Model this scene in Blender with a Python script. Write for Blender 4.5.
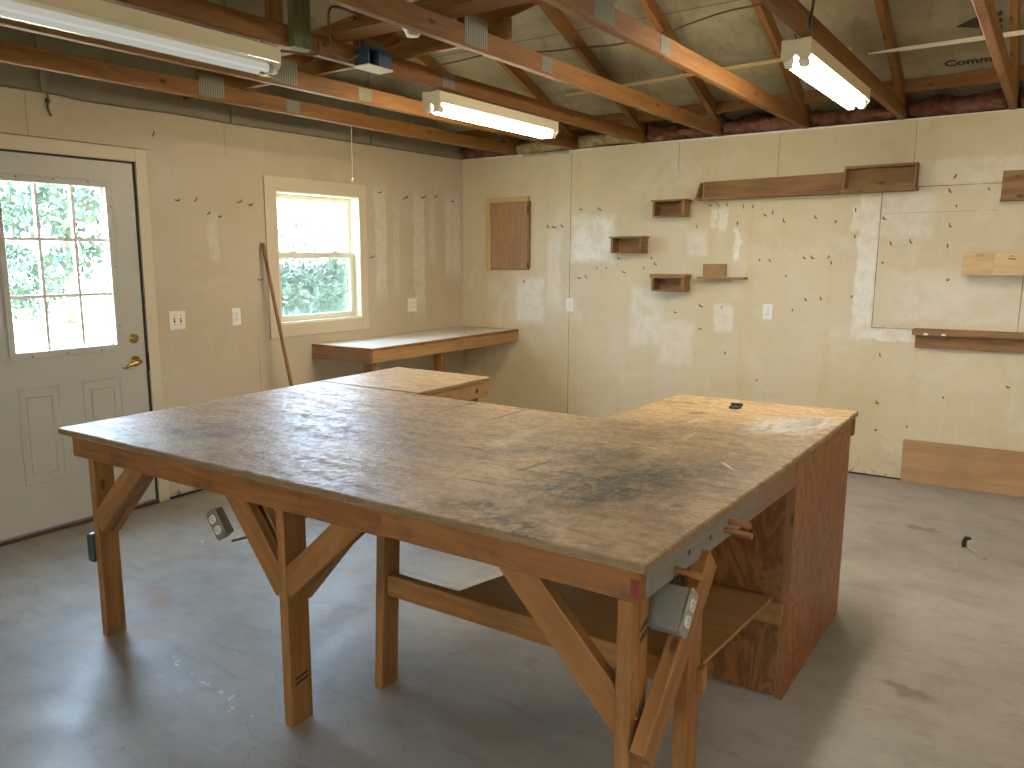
import bpy, bmesh, math, random
from mathutils import Vector, Matrix, noise
random.seed(7)
for o in list(bpy.data.objects): bpy.data.objects.remove(o)
SC = bpy.context.scene
COL = SC.collection

# ------------------------------------------------------------------ camera
cd = bpy.data.cameras.new('camera'); cam = bpy.data.objects.new('camera', cd); COL.objects.link(cam)
cd.sensor_width = 36.0; cd.sensor_fit = 'HORIZONTAL'
cd.lens = 803.3256 / 1024 * 36.0
cd.shift_x = 41.2173 / 1024; cd.shift_y = 10.9295 / 1024
cd.clip_start = 0.02; cd.clip_end = 200
_y, _p, _r = .6271, -.1689, -.0039
F = Vector((-math.sin(_y) * math.cos(_p), math.cos(_y) * math.cos(_p), math.sin(_p)))
R = Vector((math.cos(_y), math.sin(_y), 0)); U = R.cross(F)
R, U = R * math.cos(_r) + U * math.sin(_r), U * math.cos(_r) - R * math.sin(_r)
M4 = Matrix(((R.x, U.x, -F.x, 4.545), (R.y, U.y, -F.y, -6.1522), (R.z, U.z, -F.z, 1.5433), (0, 0, 0, 1)))
cam.matrix_world = M4
SC.camera = cam

# ------------------------------------------------------------------ sky, exposure
W = bpy.data.worlds.new('sky'); SC.world = W; W.use_nodes = True
bg = W.node_tree.nodes['Background']
bg.inputs['Color'].default_value = (0.56, 0.71, 1.0, 1)
bg.inputs['Strength'].default_value = 45.0
SC.view_settings.view_transform = 'Standard'; SC.view_settings.look = 'None'
SC.view_settings.exposure = 0.0; SC.view_settings.gamma = 1.0
SC.view_settings.use_curve_mapping = False
TUBE = {'bright': 112.0, 'medium': 72.0, 'dim': 0.55, 'rest': 90.0}  # rest: unseen strip lights added as fill
sd = bpy.data.lights.new('sun', 'SUN'); sun = bpy.data.objects.new('sun', sd); COL.objects.link(sun)
sd.energy = 90.0; sd.angle = .0093; sd.color = (1.0, .95, .86); sun.rotation_euler = (math.radians(-36), 0, 0)   # sun stands beyond the back wall

# ------------------------------------------------------------------ node helper
class NT:
    def __init__(s, name):
        s.m = bpy.data.materials.new(name); s.m.use_nodes = True
        s.t = s.m.node_tree; s.t.nodes.clear()
        s.out = s.t.nodes.new('ShaderNodeOutputMaterial')
        s.b = s.t.nodes.new('ShaderNodeBsdfPrincipled')
        s.t.links.new(s.b.outputs[0], s.out.inputs[0])
    def put(s, sock, v):
        if isinstance(v, bpy.types.NodeSocket): s.t.links.new(v, sock)
        elif v is not None:
            if isinstance(v, (tuple, list)) and len(v) == 3 and sock.type == 'RGBA': v = tuple(v) + (1,)
            sock.default_value = v
    def n(s, typ, ins=None, out=0, **props):
        k = s.t.nodes.new('ShaderNode' + typ)
        for a, v in props.items(): setattr(k, a, v)
        for a, v in (ins or {}).items(): s.put(k.inputs[a], v)
        return k.outputs[out]
    def math(s, op, a, b=None, c=None, clamp=False):
        k = s.t.nodes.new('ShaderNodeMath'); k.operation = op; k.use_clamp = clamp
        s.put(k.inputs[0], a); s.put(k.inputs[1], b)
        if c is not None: s.put(k.inputs[2], c)
        return k.outputs[0]
    def vm(s, op, a, b=None, out=0):
        k = s.t.nodes.new('ShaderNodeVectorMath'); k.operation = op
        s.put(k.inputs[0], a)
        if b is not None: s.put(k.inputs[1], b)
        return k.outputs[out]
    def noise(s, vec, scale, detail=4, rough=.55, dist=0, color=False):
        return s.n('TexNoise', {'Vector': vec, 'Scale': scale, 'Detail': detail, 'Roughness': rough, 'Distortion': dist}, out=1 if color else 0)
    def ramp(s, fac, stops):
        k = s.t.nodes.new('ShaderNodeValToRGB'); e = k.color_ramp.elements
        while len(e) > 1: e.remove(e[-1])
        for i, (p, c) in enumerate(stops):
            q = e[0] if i == 0 else e.new(p)
            q.position = p; q.color = (c, c, c, 1) if not isinstance(c, (tuple, list)) else tuple(c) + (1,)
        s.put(k.inputs[0], fac); return k.outputs[0]
    def mix(s, fac, a, b, mode='MIX'):
        k = s.t.nodes.new('ShaderNodeMix'); k.data_type = 'RGBA'; k.blend_type = mode
        s.put(k.inputs[0], fac); s.put(k.inputs[6], a); s.put(k.inputs[7], b); return k.outputs[2]
    def mr(s, v, a, b, c=0., d=1., smooth=True):
        return s.n('MapRange', {'Value': v, 'From Min': a, 'From Max': b, 'To Min': c, 'To Max': d}, interpolation_type='SMOOTHSTEP' if smooth else 'LINEAR')
    def mask(s, co, c, half, rot=0., soft=.2, ell=False, axis='Z'):
        q = s.vm('SUBTRACT', co, tuple(c))
        if rot: q = s.n('VectorRotate', {'Vector': q, 'Angle': rot}, rotation_type=axis + '_AXIS')
        q = s.vm('DIVIDE', q, tuple(half))
        if ell: d = s.vm('LENGTH', q, out=1)
        else:
            q = s.vm('ABSOLUTE', q); k = s.t.nodes.new('ShaderNodeSeparateXYZ'); s.put(k.inputs[0], q)
            d = s.math('MAXIMUM', s.math('MAXIMUM', k.outputs[0], k.outputs[1]), k.outputs[2])
        return s.mr(d, 1 - soft, 1 + soft, 1., 0.)
    def any(s, masks):
        m = masks[0]
        for k in masks[1:]: m = s.math('MAXIMUM', m, k)
        return m
    def bump(s, h, strength=.3, dist=.01):
        s.put(s.b.inputs['Normal'], s.n('Bump', {'Height': h, 'Strength': strength, 'Distance': dist}))
    def set(s, **k):
        for a, v in k.items():
            s.put(s.b.inputs[a.replace('_', ' ')], v)
    def obj(s): return s.n('TexCoord', out=3)
    def uv(s): return s.n('TexCoord', out=2)

def plain(name, col, rough=.5, metal=0., spec=.5, var=.08, scale=30):
    t = NT(name); co = t.obj(); f = t.noise(co, scale)
    a = tuple(max(0, x * (1 - var)) for x in col); b = tuple(min(1, x * (1 + var)) for x in col)
    t.set(Base_Color=t.mix(f, a, b), Roughness=rough, Metallic=metal, Specular_IOR_Level=spec)
    return t.m

def wood(name, dark, light, rough=.55, knots=1., grain=1., dirt=0., dirtcol=(.05, .035, .02), spec=.35):
    t = NT(name); uv = t.uv()
    rnd = t.n('ObjectInfo', out=5)
    st = t.vm('MULTIPLY', uv, (1.6, 26., 1.)); wob = t.noise(t.vm('MULTIPLY', uv, (2., 9., 1.)), 1., 3)
    st = t.vm('ADD', st, t.n('CombineXYZ', {'X': 0., 'Y': t.math('MULTIPLY', wob, 3.), 'Z': t.math('MULTIPLY', rnd, 17.)}))
    g = t.noise(st, 1.4, 5, .6)
    fine = t.noise(t.vm('MULTIPLY', uv, (8., 330., 1.)), 1., 2)
    f = t.math('ADD', t.math('MULTIPLY', g, .8 * grain), t.math('MULTIPLY', fine, .2 * grain), clamp=True)
    c = t.mix(t.mr(f, .3, .68), dark, light)
    vor = t.n('TexVoronoi', {'Vector': t.vm('MULTIPLY', uv, (4.6, 11., 1.)), 'Scale': 1., 'Randomness': 1.}, feature='F1')
    kn = t.math('MULTIPLY', t.mr(vor, .06, .15, 1., 0.), knots)
    c = t.mix(kn, c, tuple(x * .22 for x in dark))
    c = t.mix(t.math('MULTIPLY', t.mr(t.noise(uv, 2.2, 4), .4, .75), .35), c, tuple(x * .72 for x in dark))
    c = t.mix(t.math('MULTIPLY', rnd, .22), c, tuple(x * 1.08 for x in dark))
    if dirt: c = t.mix(t.math('MULTIPLY', t.mr(t.noise(uv, 5., 6, .65), .48, .72), dirt), c, dirtcol)
    t.set(Base_Color=c, Roughness=rough, Specular_IOR_Level=spec)
    t.bump(f, .12, .002)
    return t.m

def plywood(name, dark, light, rough=.5, rings=10., streak=(2., 7.), stain=.3, amt=1., dist=.6):
    t = NT(name); uv = t.uv()
    w = t.noise(t.vm('MULTIPLY', uv, (streak[0], streak[1], 1.)), 1., 4, .5, dist)
    k = t.math('FRACT', t.math('MULTIPLY', w, rings))
    k = t.math('ABSOLUTE', t.math('SUBTRACT', t.math('MULTIPLY', k, 2.), 1.))
    fine = t.noise(t.vm('MULTIPLY', uv, (9., 260., 1.)), 1., 2)
    f = t.math('ADD', t.math('MULTIPLY', t.mr(k, .05, .9), .75 * amt), t.math('MULTIPLY', fine, .3), clamp=True)
    c = t.mix(f, light, dark)
    c = t.mix(t.math('MULTIPLY', t.mr(t.noise(uv, 2.4, 4), .42, .75), stain), c, tuple(x * .5 for x in dark))
    t.set(Base_Color=c, Roughness=rough, Specular_IOR_Level=.35); t.bump(f, .08, .002)
    return t.m

# ------------------------------------------------------------------ mesh builder
class MB:
    def __init__(s): s.v = []; s.f = []; s.sm = []
    def poly(s, pts, faces, L=(1, 0, 0), smooth=False):
        o = len(s.v); s.v += [Vector(p) for p in pts]; off = random.random() * 50
        for f in faces: s.f.append(([i + o for i in f], Vector(L).normalized(), off, smooth))
        return s
    def box(s, x0, x1, y0, y1, z0, z1, L=None):
        d = (abs(x1 - x0), abs(y1 - y0), abs(z1 - z0))
        if L is None: L = [(1, 0, 0), (0, 1, 0), (0, 0, 1)][d.index(max(d))]
        p = [(x, y, z) for x in (x0, x1) for y in (y0, y1) for z in (z0, z1)]
        return s.poly(p, [(0, 1, 3, 2), (4, 6, 7, 5), (0, 4, 5, 1), (2, 3, 7, 6), (0, 2, 6, 4), (1, 5, 7, 3)], L)
    def bar(s, p0, p1, a, b, wa, wb):
        """board from p0 to p1, section wa along a and wb along b"""
        p0 = Vector(p0); p1 = Vector(p1); L = (p1 - p0).normalized()
        a = Vector(a); a = (a - L * a.dot(L)).normalized(); b = L.cross(a) if b is None else Vector(b)
        b = (b - L * b.dot(L) - a * b.dot(a)).normalized()
        p = [q + a * (i * wa / 2) + b * (j * wb / 2) for q in (p0, p1) for i in (-1, 1) for j in (-1, 1)]
        return s.poly(p, [(0, 1, 3, 2), (4, 6, 7, 5), (0, 4, 5, 1), (2, 3, 7, 6), (0, 2, 6, 4), (1, 5, 7, 3)], L)
    def prism(s, pts, vec, L=(1, 0, 0)):
        n = len(pts); vec = Vector(vec)
        p = [Vector(q) for q in pts] + [Vector(q) + vec for q in pts]
        fs = [tuple(range(n))[::-1], tuple(range(n, 2 * n))] + [(i, (i + 1) % n, n + (i + 1) % n, n + i) for i in range(n)]
        return s.poly(p, fs, L)
    def tube(s, pts, r, n=8, cap=True):
        pts = [Vector(p) for p in pts]; rs = r if isinstance(r, (list, tuple)) else [r] * len(pts)
        ring = []; ref = None
        for i, p in enumerate(pts):
            t = (pts[min(i + 1, len(pts) - 1)] - pts[max(i - 1, 0)]).normalized()
            if ref is None: ref = t.orthogonal()
            a = (ref - t * ref.dot(t)).normalized(); ref = a; b = t.cross(a)
            ring += [p + (a * math.cos(2 * math.pi * k / n) + b * math.sin(2 * math.pi * k / n)) * rs[i] for k in range(n)]
        m = len(pts)
        fs = [(i * n + k, i * n + (k + 1) % n, (i + 1) * n + (k + 1) % n, (i + 1) * n + k) for i in range(m - 1) for k in range(n)]
        s.poly(ring, fs, (pts[-1] - pts[0]) if (pts[-1] - pts[0]).length > 1e-6 else (1, 0, 0), True)
        if cap:
            o = len(s.v) - m * n
            s.f.append((list(range(o, o + n))[::-1], Vector((1, 0, 0)), 0, False)); s.f.append((list(range(o + (m - 1) * n, o + m * n)), Vector((1, 0, 0)), 0, False))
        return s
    def lathe(s, c, ax, prof, n=20):
        c = Vector(c); ax = Vector(ax).normalized()
        return s.tube([c + ax * h for h, r in prof], [max(r, .0004) for h, r in prof], n)
    def build(s, name, mat, parent=None, bevel=0., origin=None):
        me = bpy.data.meshes.new(name)
        off = Vector((0, 0, 0)); p = parent
        while p is not None: off += p.location; p = p.parent
        o = bpy.data.objects.new(name, me); COL.objects.link(o)
        if parent is None:
            if origin is None:
                lo = [min(v[i] for v in s.v) for i in range(3)]; hi = [max(v[i] for v in s.v) for i in range(3)]
                origin = ((lo[0] + hi[0]) / 2, (lo[1] + hi[1]) / 2, lo[2])
            off = Vector(origin); o.location = off
        else: o.parent = parent
        me.from_pydata([v - off for v in s.v], [], [f[0] for f in s.f])
        bm = bmesh.new(); bm.from_mesh(me); bmesh.ops.recalc_face_normals(bm, faces=bm.faces)
        uvl = bm.loops.layers.uv.new('UVMap'); bm.faces.ensure_lookup_table()
        for f, (idx, L, uo, smo) in zip(bm.faces, s.f):
            f.smooth = smo; n = f.normal; u = L
            if abs(n.dot(L)) > .9:
                u = Vector((1, 0, 0)) if abs(n.x) < .7 else Vector((0, 1, 0)); u = (u - n * u.dot(n)).normalized()
            w = n.cross(u); w = w.normalized() if w.length > 1e-5 else Vector((0, 0, 1))
            sh = round(abs(n.x)) * 3.1 + round(abs(n.y)) * 7.7
            for l in f.loops:
                q = l.vert.co + off
                l[uvl].uv = (q.dot(u) + uo, q.dot(w) + uo * .37 + sh)
        bm.to_mesh(me); bm.free()
        for m in (mat if isinstance(mat, (list, tuple)) else [mat]): me.materials.append(m)
        if bevel:
            b = o.modifiers.new('edge', 'BEVEL'); b.width = bevel; b.segments = 1; b.limit_method = 'ANGLE'; b.angle_limit = .6
        return o

def thing(name, label, cat, loc, group=None):
    o = bpy.data.objects.new(name, None); COL.objects.link(o); o.empty_display_size = .05
    o.location = loc; tag(o, label, cat, group); return o
def tag(o, label, cat, group=None):
    o['label'] = label; o['category'] = cat
    if group: o['group'] = group
    return o
def struct(o): o['kind'] = 'structure'; return o
def dup(root, loc, label, rot=None):
    r = root.copy(); COL.objects.link(r); r.location = loc; r['label'] = label
    if rot is not None: r.rotation_euler = rot
    for ch in list(root.children):
        c = ch.copy(); COL.objects.link(c); c.parent = r
        for g in list(ch.children):
            d = g.copy(); COL.objects.link(d); d.parent = c
    return r
def box(*a, **k): return MB().box(*a, **k)

# ------------------------------------------------------------------ materials
m_truss = wood('truss_lumber', (.165, .064, .012), (.275, .122, .030), .6, .9)
m_lumber = wood('bench_lumber', (.19, .070, .016), (.33, .135, .036), .55, 1., dirt=.6)
m_tan = wood('tan_lumber', (.27, .14, .05), (.40, .23, .09), .55, 1., dirt=.35)
m_legs = wood('leg_lumber', (.225, .092, .022), (.37, .168, .048), .5, .9, dirt=.25)
m_shelfwood = wood('old_shelf_wood', (.20, .095, .030), (.33, .175, .066), .6, .8, dirt=.2)
m_pine = wood('pale_pine', (.50, .33, .14), (.66, .47, .24), .5, .35)
m_lath = wood('white_lath', (.80, .72, .54), (.90, .84, .68), .5, .2)
m_grayboard = None
m_ply_dark = plywood('reddish_plywood', (.140, .046, .010), (.31, .122, .032), .45, 8., (2.2, 5.5), .25, .9, 1.6)
m_ply_shelf = plywood('shelf_plywood', (.22, .105, .036), (.34, .175, .066), .5, 5., (.8, 9.), .3, .5)
m_ply_pale = plywood('pale_plywood', (.36, .20, .085), (.47, .28, .13), .5, 4., (.8, 8.), .25, .6)
m_ply_panel = plywood('panel_plywood', (.28, .15, .055), (.38, .215, .09), .5, 5., (1.5, 7.), .3, .6)
m_white = plain('white_plastic', (.78, .74, .66), .35)
m_trim = plain('painted_trim', (.60, .50, .345), .5, var=.06, scale=8)
m_doorp = plain('door_paint', (.46, .43, .36), .42, var=.07, scale=5)
m_dark = plain('dark_gap', (.035, .028, .02), .8)
m_brass = plain('brass', (.62, .42, .16), .22, 1.)
m_steel = plain('galvanized', (.52, .51, .46), .35, 1.)
m_boxmetal = plain('outlet_metal', (.27, .24, .17), .45, .5)
m_nail = plain('nail', (.06, .05, .04), .5, .7)
m_cable = plain('brown_cable', (.10, .045, .02), .5)
m_wire = plain('wall_cable', (.16, .13, .09), .6)
m_blue = plain('blue_plastic', (.035, .075, .13), .4)
m_house = plain('fixture_enamel', (.72, .62, .42), .35, var=.03)
m_green = wood('treated_lumber', (.075, .085, .035), (.13, .14, .06), .6, .5)
m_vinyl = plain('vinyl_sash', (.78, .74, .58), .35)
m_ink = plain('black_ink', (.035, .022, .015), .7)
m_red = plain('red_paint', (.20, .018, .008), .6, var=.5, scale=60)
m_wshelf = plain('white_laminate', (.70, .66, .58), .3)
m_teal = plain('teal_plastic', (.035, .06, .05), .5)
m_stringm = plain('string', (.80, .70, .40), .7)

def m_glass():
    t = NT('window_glass'); t.t.nodes.remove(t.b)
    tr = t.n('BsdfTransparent', {'Color': (.93, .97, .95)}); gl = t.n('BsdfGlossy', {'Roughness': .02})
    fc = t.n('LayerWeight', {'Blend': .5}, out=1); fr = t.math('ADD', t.math('MULTIPLY', t.math('POWER', fc, 5.), .9), .04)
    t.t.links.new(t.n('MixShader', {0: fr, 1: tr, 2: gl}), t.out.inputs[0]); return t.m
def m_screen():
    t = NT('insect_screen'); t.t.nodes.remove(t.b)
    tr = t.n('BsdfTransparent', {'Color': (1., 1., 1.)}); df = t.n('BsdfDiffuse', {'Color': (.30, .36, .34)})
    t.t.links.new(t.n('MixShader', {0: .45, 1: tr, 2: df}), t.out.inputs[0]); return t.m
m_gl = m_glass(); m_scr = m_screen()

def wall_mat(name, ax, base, patches, lines, hi=None, streak=1.):
    """painted wall board: ax = 0 wall in xz, 1 wall in yz"""
    t = NT(name); co = t.obj()
    nz = t.n('TexNoise', {'Vector': co, 'Scale': 11., 'Detail': 6., 'Roughness': .7}, out=1)
    dco = t.vm('ADD', co, t.vm('MULTIPLY', t.vm('SUBTRACT', nz, (.5, .5, .5)), (.10, .10, .10)))
    big = t.noise(co, 1.1, 5, .6); c = t.mix(t.mr(big, .3, .7), base, tuple(x * k for x, k in zip(base, (1.10, 1.13, 1.25))))
    sv = (7., 1., .55) if ax == 0 else (1., 7., .55)
    s1 = t.noise(t.vm('MULTIPLY', co, sv), 1., 5, .6)
    c = t.mix(t.math('MULTIPLY', t.mr(s1, .52, .74), .42 * streak), c, tuple(x * k for x, k in zip(base, (.97, .88, .62))))
    s2 = t.noise(t.vm('MULTIPLY', co, tuple(x * 2.1 for x in sv)), 1.3, 4, .6)
    c = t.mix(t.math('MULTIPLY', t.mr(s2, .58, .78), .4 * streak), c, (.72, .66, .54))
    pale = []
    def three(a, z): return (a, 0, z) if ax == 0 else (0, a, z)
    for (a0, a1, z0, z1, k) in patches:
        h = (max(.004, (a1 - a0) / 2), 1e3, max(.004, (z1 - z0) / 2)) if ax == 0 else (1e3, max(.004, (a1 - a0) / 2), max(.004, (z1 - z0) / 2))
        pale.append(t.math('MULTIPLY', t.mask(dco, three((a0 + a1) / 2, (z0 + z1) / 2), h, 0, .25), t.mr(t.noise(co, 13., 5, .7), .3, .6, k * .45, min(1., k * 1.15))))
    if pale: c = t.mix(t.any(pale), c, (.82, .79, .70))
    dk = []
    for (a0, a1, z0, z1) in lines:
        h = ((a1 - a0) / 2, 1e3, (z1 - z0) / 2) if ax == 0 else (1e3, (a1 - a0) / 2, (z1 - z0) / 2)
        dk.append(t.mask(co, three((a0 + a1) / 2, (z0 + z1) / 2), h, 0, .05))
    if dk: c = t.mix(t.math('MULTIPLY', t.any(dk), t.mr(t.noise(co, 6., 3), .25, .6, .35, .85)), c, (.10, .075, .045))
    # scuffs near the floor, small specks
    sep = t.t.nodes.new('ShaderNodeSeparateXYZ'); t.put(sep.inputs[0], co)
    low = t.mr(sep.outputs[2], .02, .22, 1., 0.)
    c = t.mix(t.math('MULTIPLY', low, t.mr(t.noise(co, 22., 4, .7), .55, .7)), c, (.09, .07, .05))
    sp = t.mr(t.noise(co, 75., 1), .78, .82)
    c = t.mix(t.math('MULTIPLY', sp, .5), c, (.15, .11, .07))
    c = t.mix(t.math('MULTIPLY', t.mr(t.noise(co, 3.2, 6, .72, .6), .50, .66), .28 * streak), c, tuple(x * k for x, k in zip(base, (.92, .84, .60))))
    c = t.mix(t.math('MULTIPLY', t.mr(t.noise(t.vm('ADD', co, (7., 3., 5.)), 2.3, 6, .7, .8), .54, .68), .30 * streak), c, (.74, .70, .60))
    t.set(Base_Color=c, Roughness=.55, Specular_IOR_Level=.25); t.bump(t.noise(co, 60., 3), .06, .004)
    return t.m

PB = [(1.16, 1.54, 1.51, 1.88, .75), (2.35, 2.40, 1.76, 1.90, .5), (2.42, 2.48, 1.73, 1.90, .5), (2.54, 2.585, 1.52, 1.76, .8), (2.18, 2.33, 1.56, 1.74, .35),
      (.60, .88, .98, 1.36, .55), (2.42, 2.56, .98, 1.18, .5), (3.40, 3.525, 1.01, 1.97, .7), (3.69, 4.6, 2.01, 2.16, .35), (3.44, 3.80, .97, 1.05, .7),
      (3.35, 3.40, 1.72, 1.88, .6), (3.53, 3.84, 1.66, 1.96, .4), (1.98, 2.24, .70, 1.04, .35), (1.72, 2.0, .84, 1.3, .4), (3.6, 4.6, 1.10, 1.45, .3), (.92, 1.05, 1.1, 1.75, .3)]
LB = [(1.138, 1.144, .0, 2.43), (2.08, 2.085, 2.2, 2.43), (2.83, 2.834, 2.12, 2.43), (3.70, 3.703, 2.15, 2.43), (3.525, 3.531, 1.06, 1.97), (3.525, 3.80, 1.054, 1.060),
      (3.72, 4.22, 1.992, 1.998), (4.365, 4.371, 1.06, 1.45), (3.55, 4.2, 1.828, 1.830)]
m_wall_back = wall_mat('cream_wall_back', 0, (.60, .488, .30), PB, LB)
PL = [(-1.20, -1.07, 1.22, 2.09, .32), (-.71, -.57, 1.07, 2.08, .32), (-.26, -.04, 1.39, 2.1, .35), (-2.81, -2.73, 1.54, 1.83, .25), (-.98, -.90, 1.3, 2.0, .18), (-.5, -.42, 1.5, 2.05, .2)]
LL = [(-2.64, -2.637, 2.22, 2.43), (-3.915, -3.912, 2.20, 2.43), (-2.44, -2.437, .1, 1.0), (-4.06, -3.2, 2.195, 2.201)]
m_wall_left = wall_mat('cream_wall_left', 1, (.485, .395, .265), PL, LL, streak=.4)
m_wall_plain = wall_mat('cream_wall_plain', 0, (.60, .52, .37), [], [])

def m_gable_():
    t = NT('gray_gable_board'); co = t.obj()
    c = t.mix(t.noise(t.vm('MULTIPLY', co, (1., 5., 1.)), 1.5, 4), (.21, .18, .125), (.30, .265, .19))
    t.set(Base_Color=c, Roughness=.75); return t.m
m_gable = m_gable_()
def m_roof_():
    t = NT('roof_sheathing'); co = t.obj()
    a = t.noise(t.vm('MULTIPLY', co, (1.3, 3., 3.)), 1.2, 5, .6)
    c = t.mix(t.mr(a, .3, .7), (.27, .225, .135), (.40, .34, .22))
    w = t.noise(t.vm('MULTIPLY', co, (5., 1.2, 1.2)), 1.6, 5, .65, .8)
    c = t.mix(t.math('MULTIPLY', t.mr(w, .50, .66), .5), c, (.19, .17, .09))
    cr = t.mr(t.math('ABSOLUTE', t.math('SUBTRACT', t.noise(t.vm('MULTIPLY', co, (4., 1.1, 1.1)), 1.9, 3, .5, .5), .5)), 0., .013, 1., 0.)
    c = t.mix(t.math('MULTIPLY', cr, .16), c, (.10, .085, .05))
    ln = t.any([t.mask(co, (3.5, y, 0), (20., .004, 1e3), 0, .1) for y in (-1.14, -2.28, -3.42)])
    c = t.mix(t.math('MULTIPLY', ln, .7), c, (.08, .06, .04))
    t.set(Base_Color=c, Roughness=.8, Specular_IOR_Level=.15); t.bump(a, .2, .004); return t.m
m_roof = m_roof_()
def m_floor_():
    t = NT('concrete'); co = t.obj()
    a = t.noise(co, .8, 6, .62); b = t.noise(co, 4.5, 6, .65); d = t.noise(co, 34., 4, .6)
    c = t.mix(t.mr(a, .3, .7), (.255, .235, .20), (.35, .325, .285))
    c = t.mix(t.math('MULTIPLY', t.mr(b, .5, .75), .45), c, (.19, .168, .135))
    c = t.mix(t.math('MULTIPLY', t.mr(b, .2, .42, 1., 0.), .3), c, (.45, .43, .39))
    c = t.mix(t.math('MULTIPLY', t.mr(d, .62, .75), .3), c, (.14, .12, .10))
    nz = t.n('TexNoise', {'Vector': co, 'Scale': 14., 'Detail': 3.}, out=1)
    dco = t.vm('ADD', co, t.vm('MULTIPLY', t.vm('SUBTRACT', nz, (.5, .5, .5)), (.14, .14, 0.)))
    e = t.noise(t.vm('MULTIPLY', co, (1.2, 3.4, 1.)), 3.2, 6, .7, .6)
    c = t.mix(t.math('MULTIPLY', t.mr(e, .52, .68), .35), c, (.17, .148, .118)); c = t.mix(t.math('MULTIPLY', t.mr(e, .30, .44, 1., 0.), .25), c, (.46, .44, .40))
    sp = t.mr(t.noise(co, 48., 2, .5), .72, .76); c = t.mix(t.math('MULTIPLY', sp, .5), c, (.10, .08, .06))
    rust = t.any([t.mask(dco, (1.32, -4.16, 0), (.16, .06, 9), .5, .7, True), t.mask(dco, (1.47, -4.60, 0), (.10, .03, 9), -.4, .7, True), t.mask(dco, (1.55, -4.40, 0), (.09, .07, 9), 0, .8, True)])
    c = t.mix(t.math('MULTIPLY', rust, .55), c, (.30, .15, .075))
    dirt = t.any([t.mask(dco, (4.24, -3.07, 0), (.08, .035, 9), .3, .5, True), t.mask(dco, (4.05, -1.05, 0), (.09, .035, 9), .1, .5, True), t.mask(dco, (3.96, -2.6, 0), (.16, .4, 9), 0, .8, True)])
    c = t.mix(t.math('MULTIPLY', dirt, .6), c, (.10, .08, .06))
    dots = t.any([t.mask(dco, (1.87 + .085 * i + .02 * math.sin(i * 5), -4.47 - .012 * i + .02 * math.sin(i * 3), 0), (.010, .006, 9), .4, .4, True) for i in range(8)]
                 + [t.mask(dco, (x, y, 0), (.05, .008, 9), r, .4, True) for x, y, r in ((.98, -3.45, .5), (1.10, -3.32, .3), (.85, -3.6, .5), (1.35, -3.5, -.3))])
    c = t.mix(t.math('MULTIPLY', dots, .8), c, (.62, .58, .52))
    cr = t.mr(t.math('ABSOLUTE', t.math('SUBTRACT', t.noise(co, 1.1, 4, .55, .6), .47)), 0., .004, 1., 0.)
    c = t.mix(t.math('MULTIPLY', cr, .18), c, (.12, .10, .08))
    t.set(Base_Color=c, Roughness=t.mr(b, .25, .75, .38, .58), Specular_IOR_Level=.5); t.bump(t.math('ADD', b, t.math('MULTIPLY', d, .3)), .10, .008); return t.m
m_floor = m_floor_()
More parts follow.
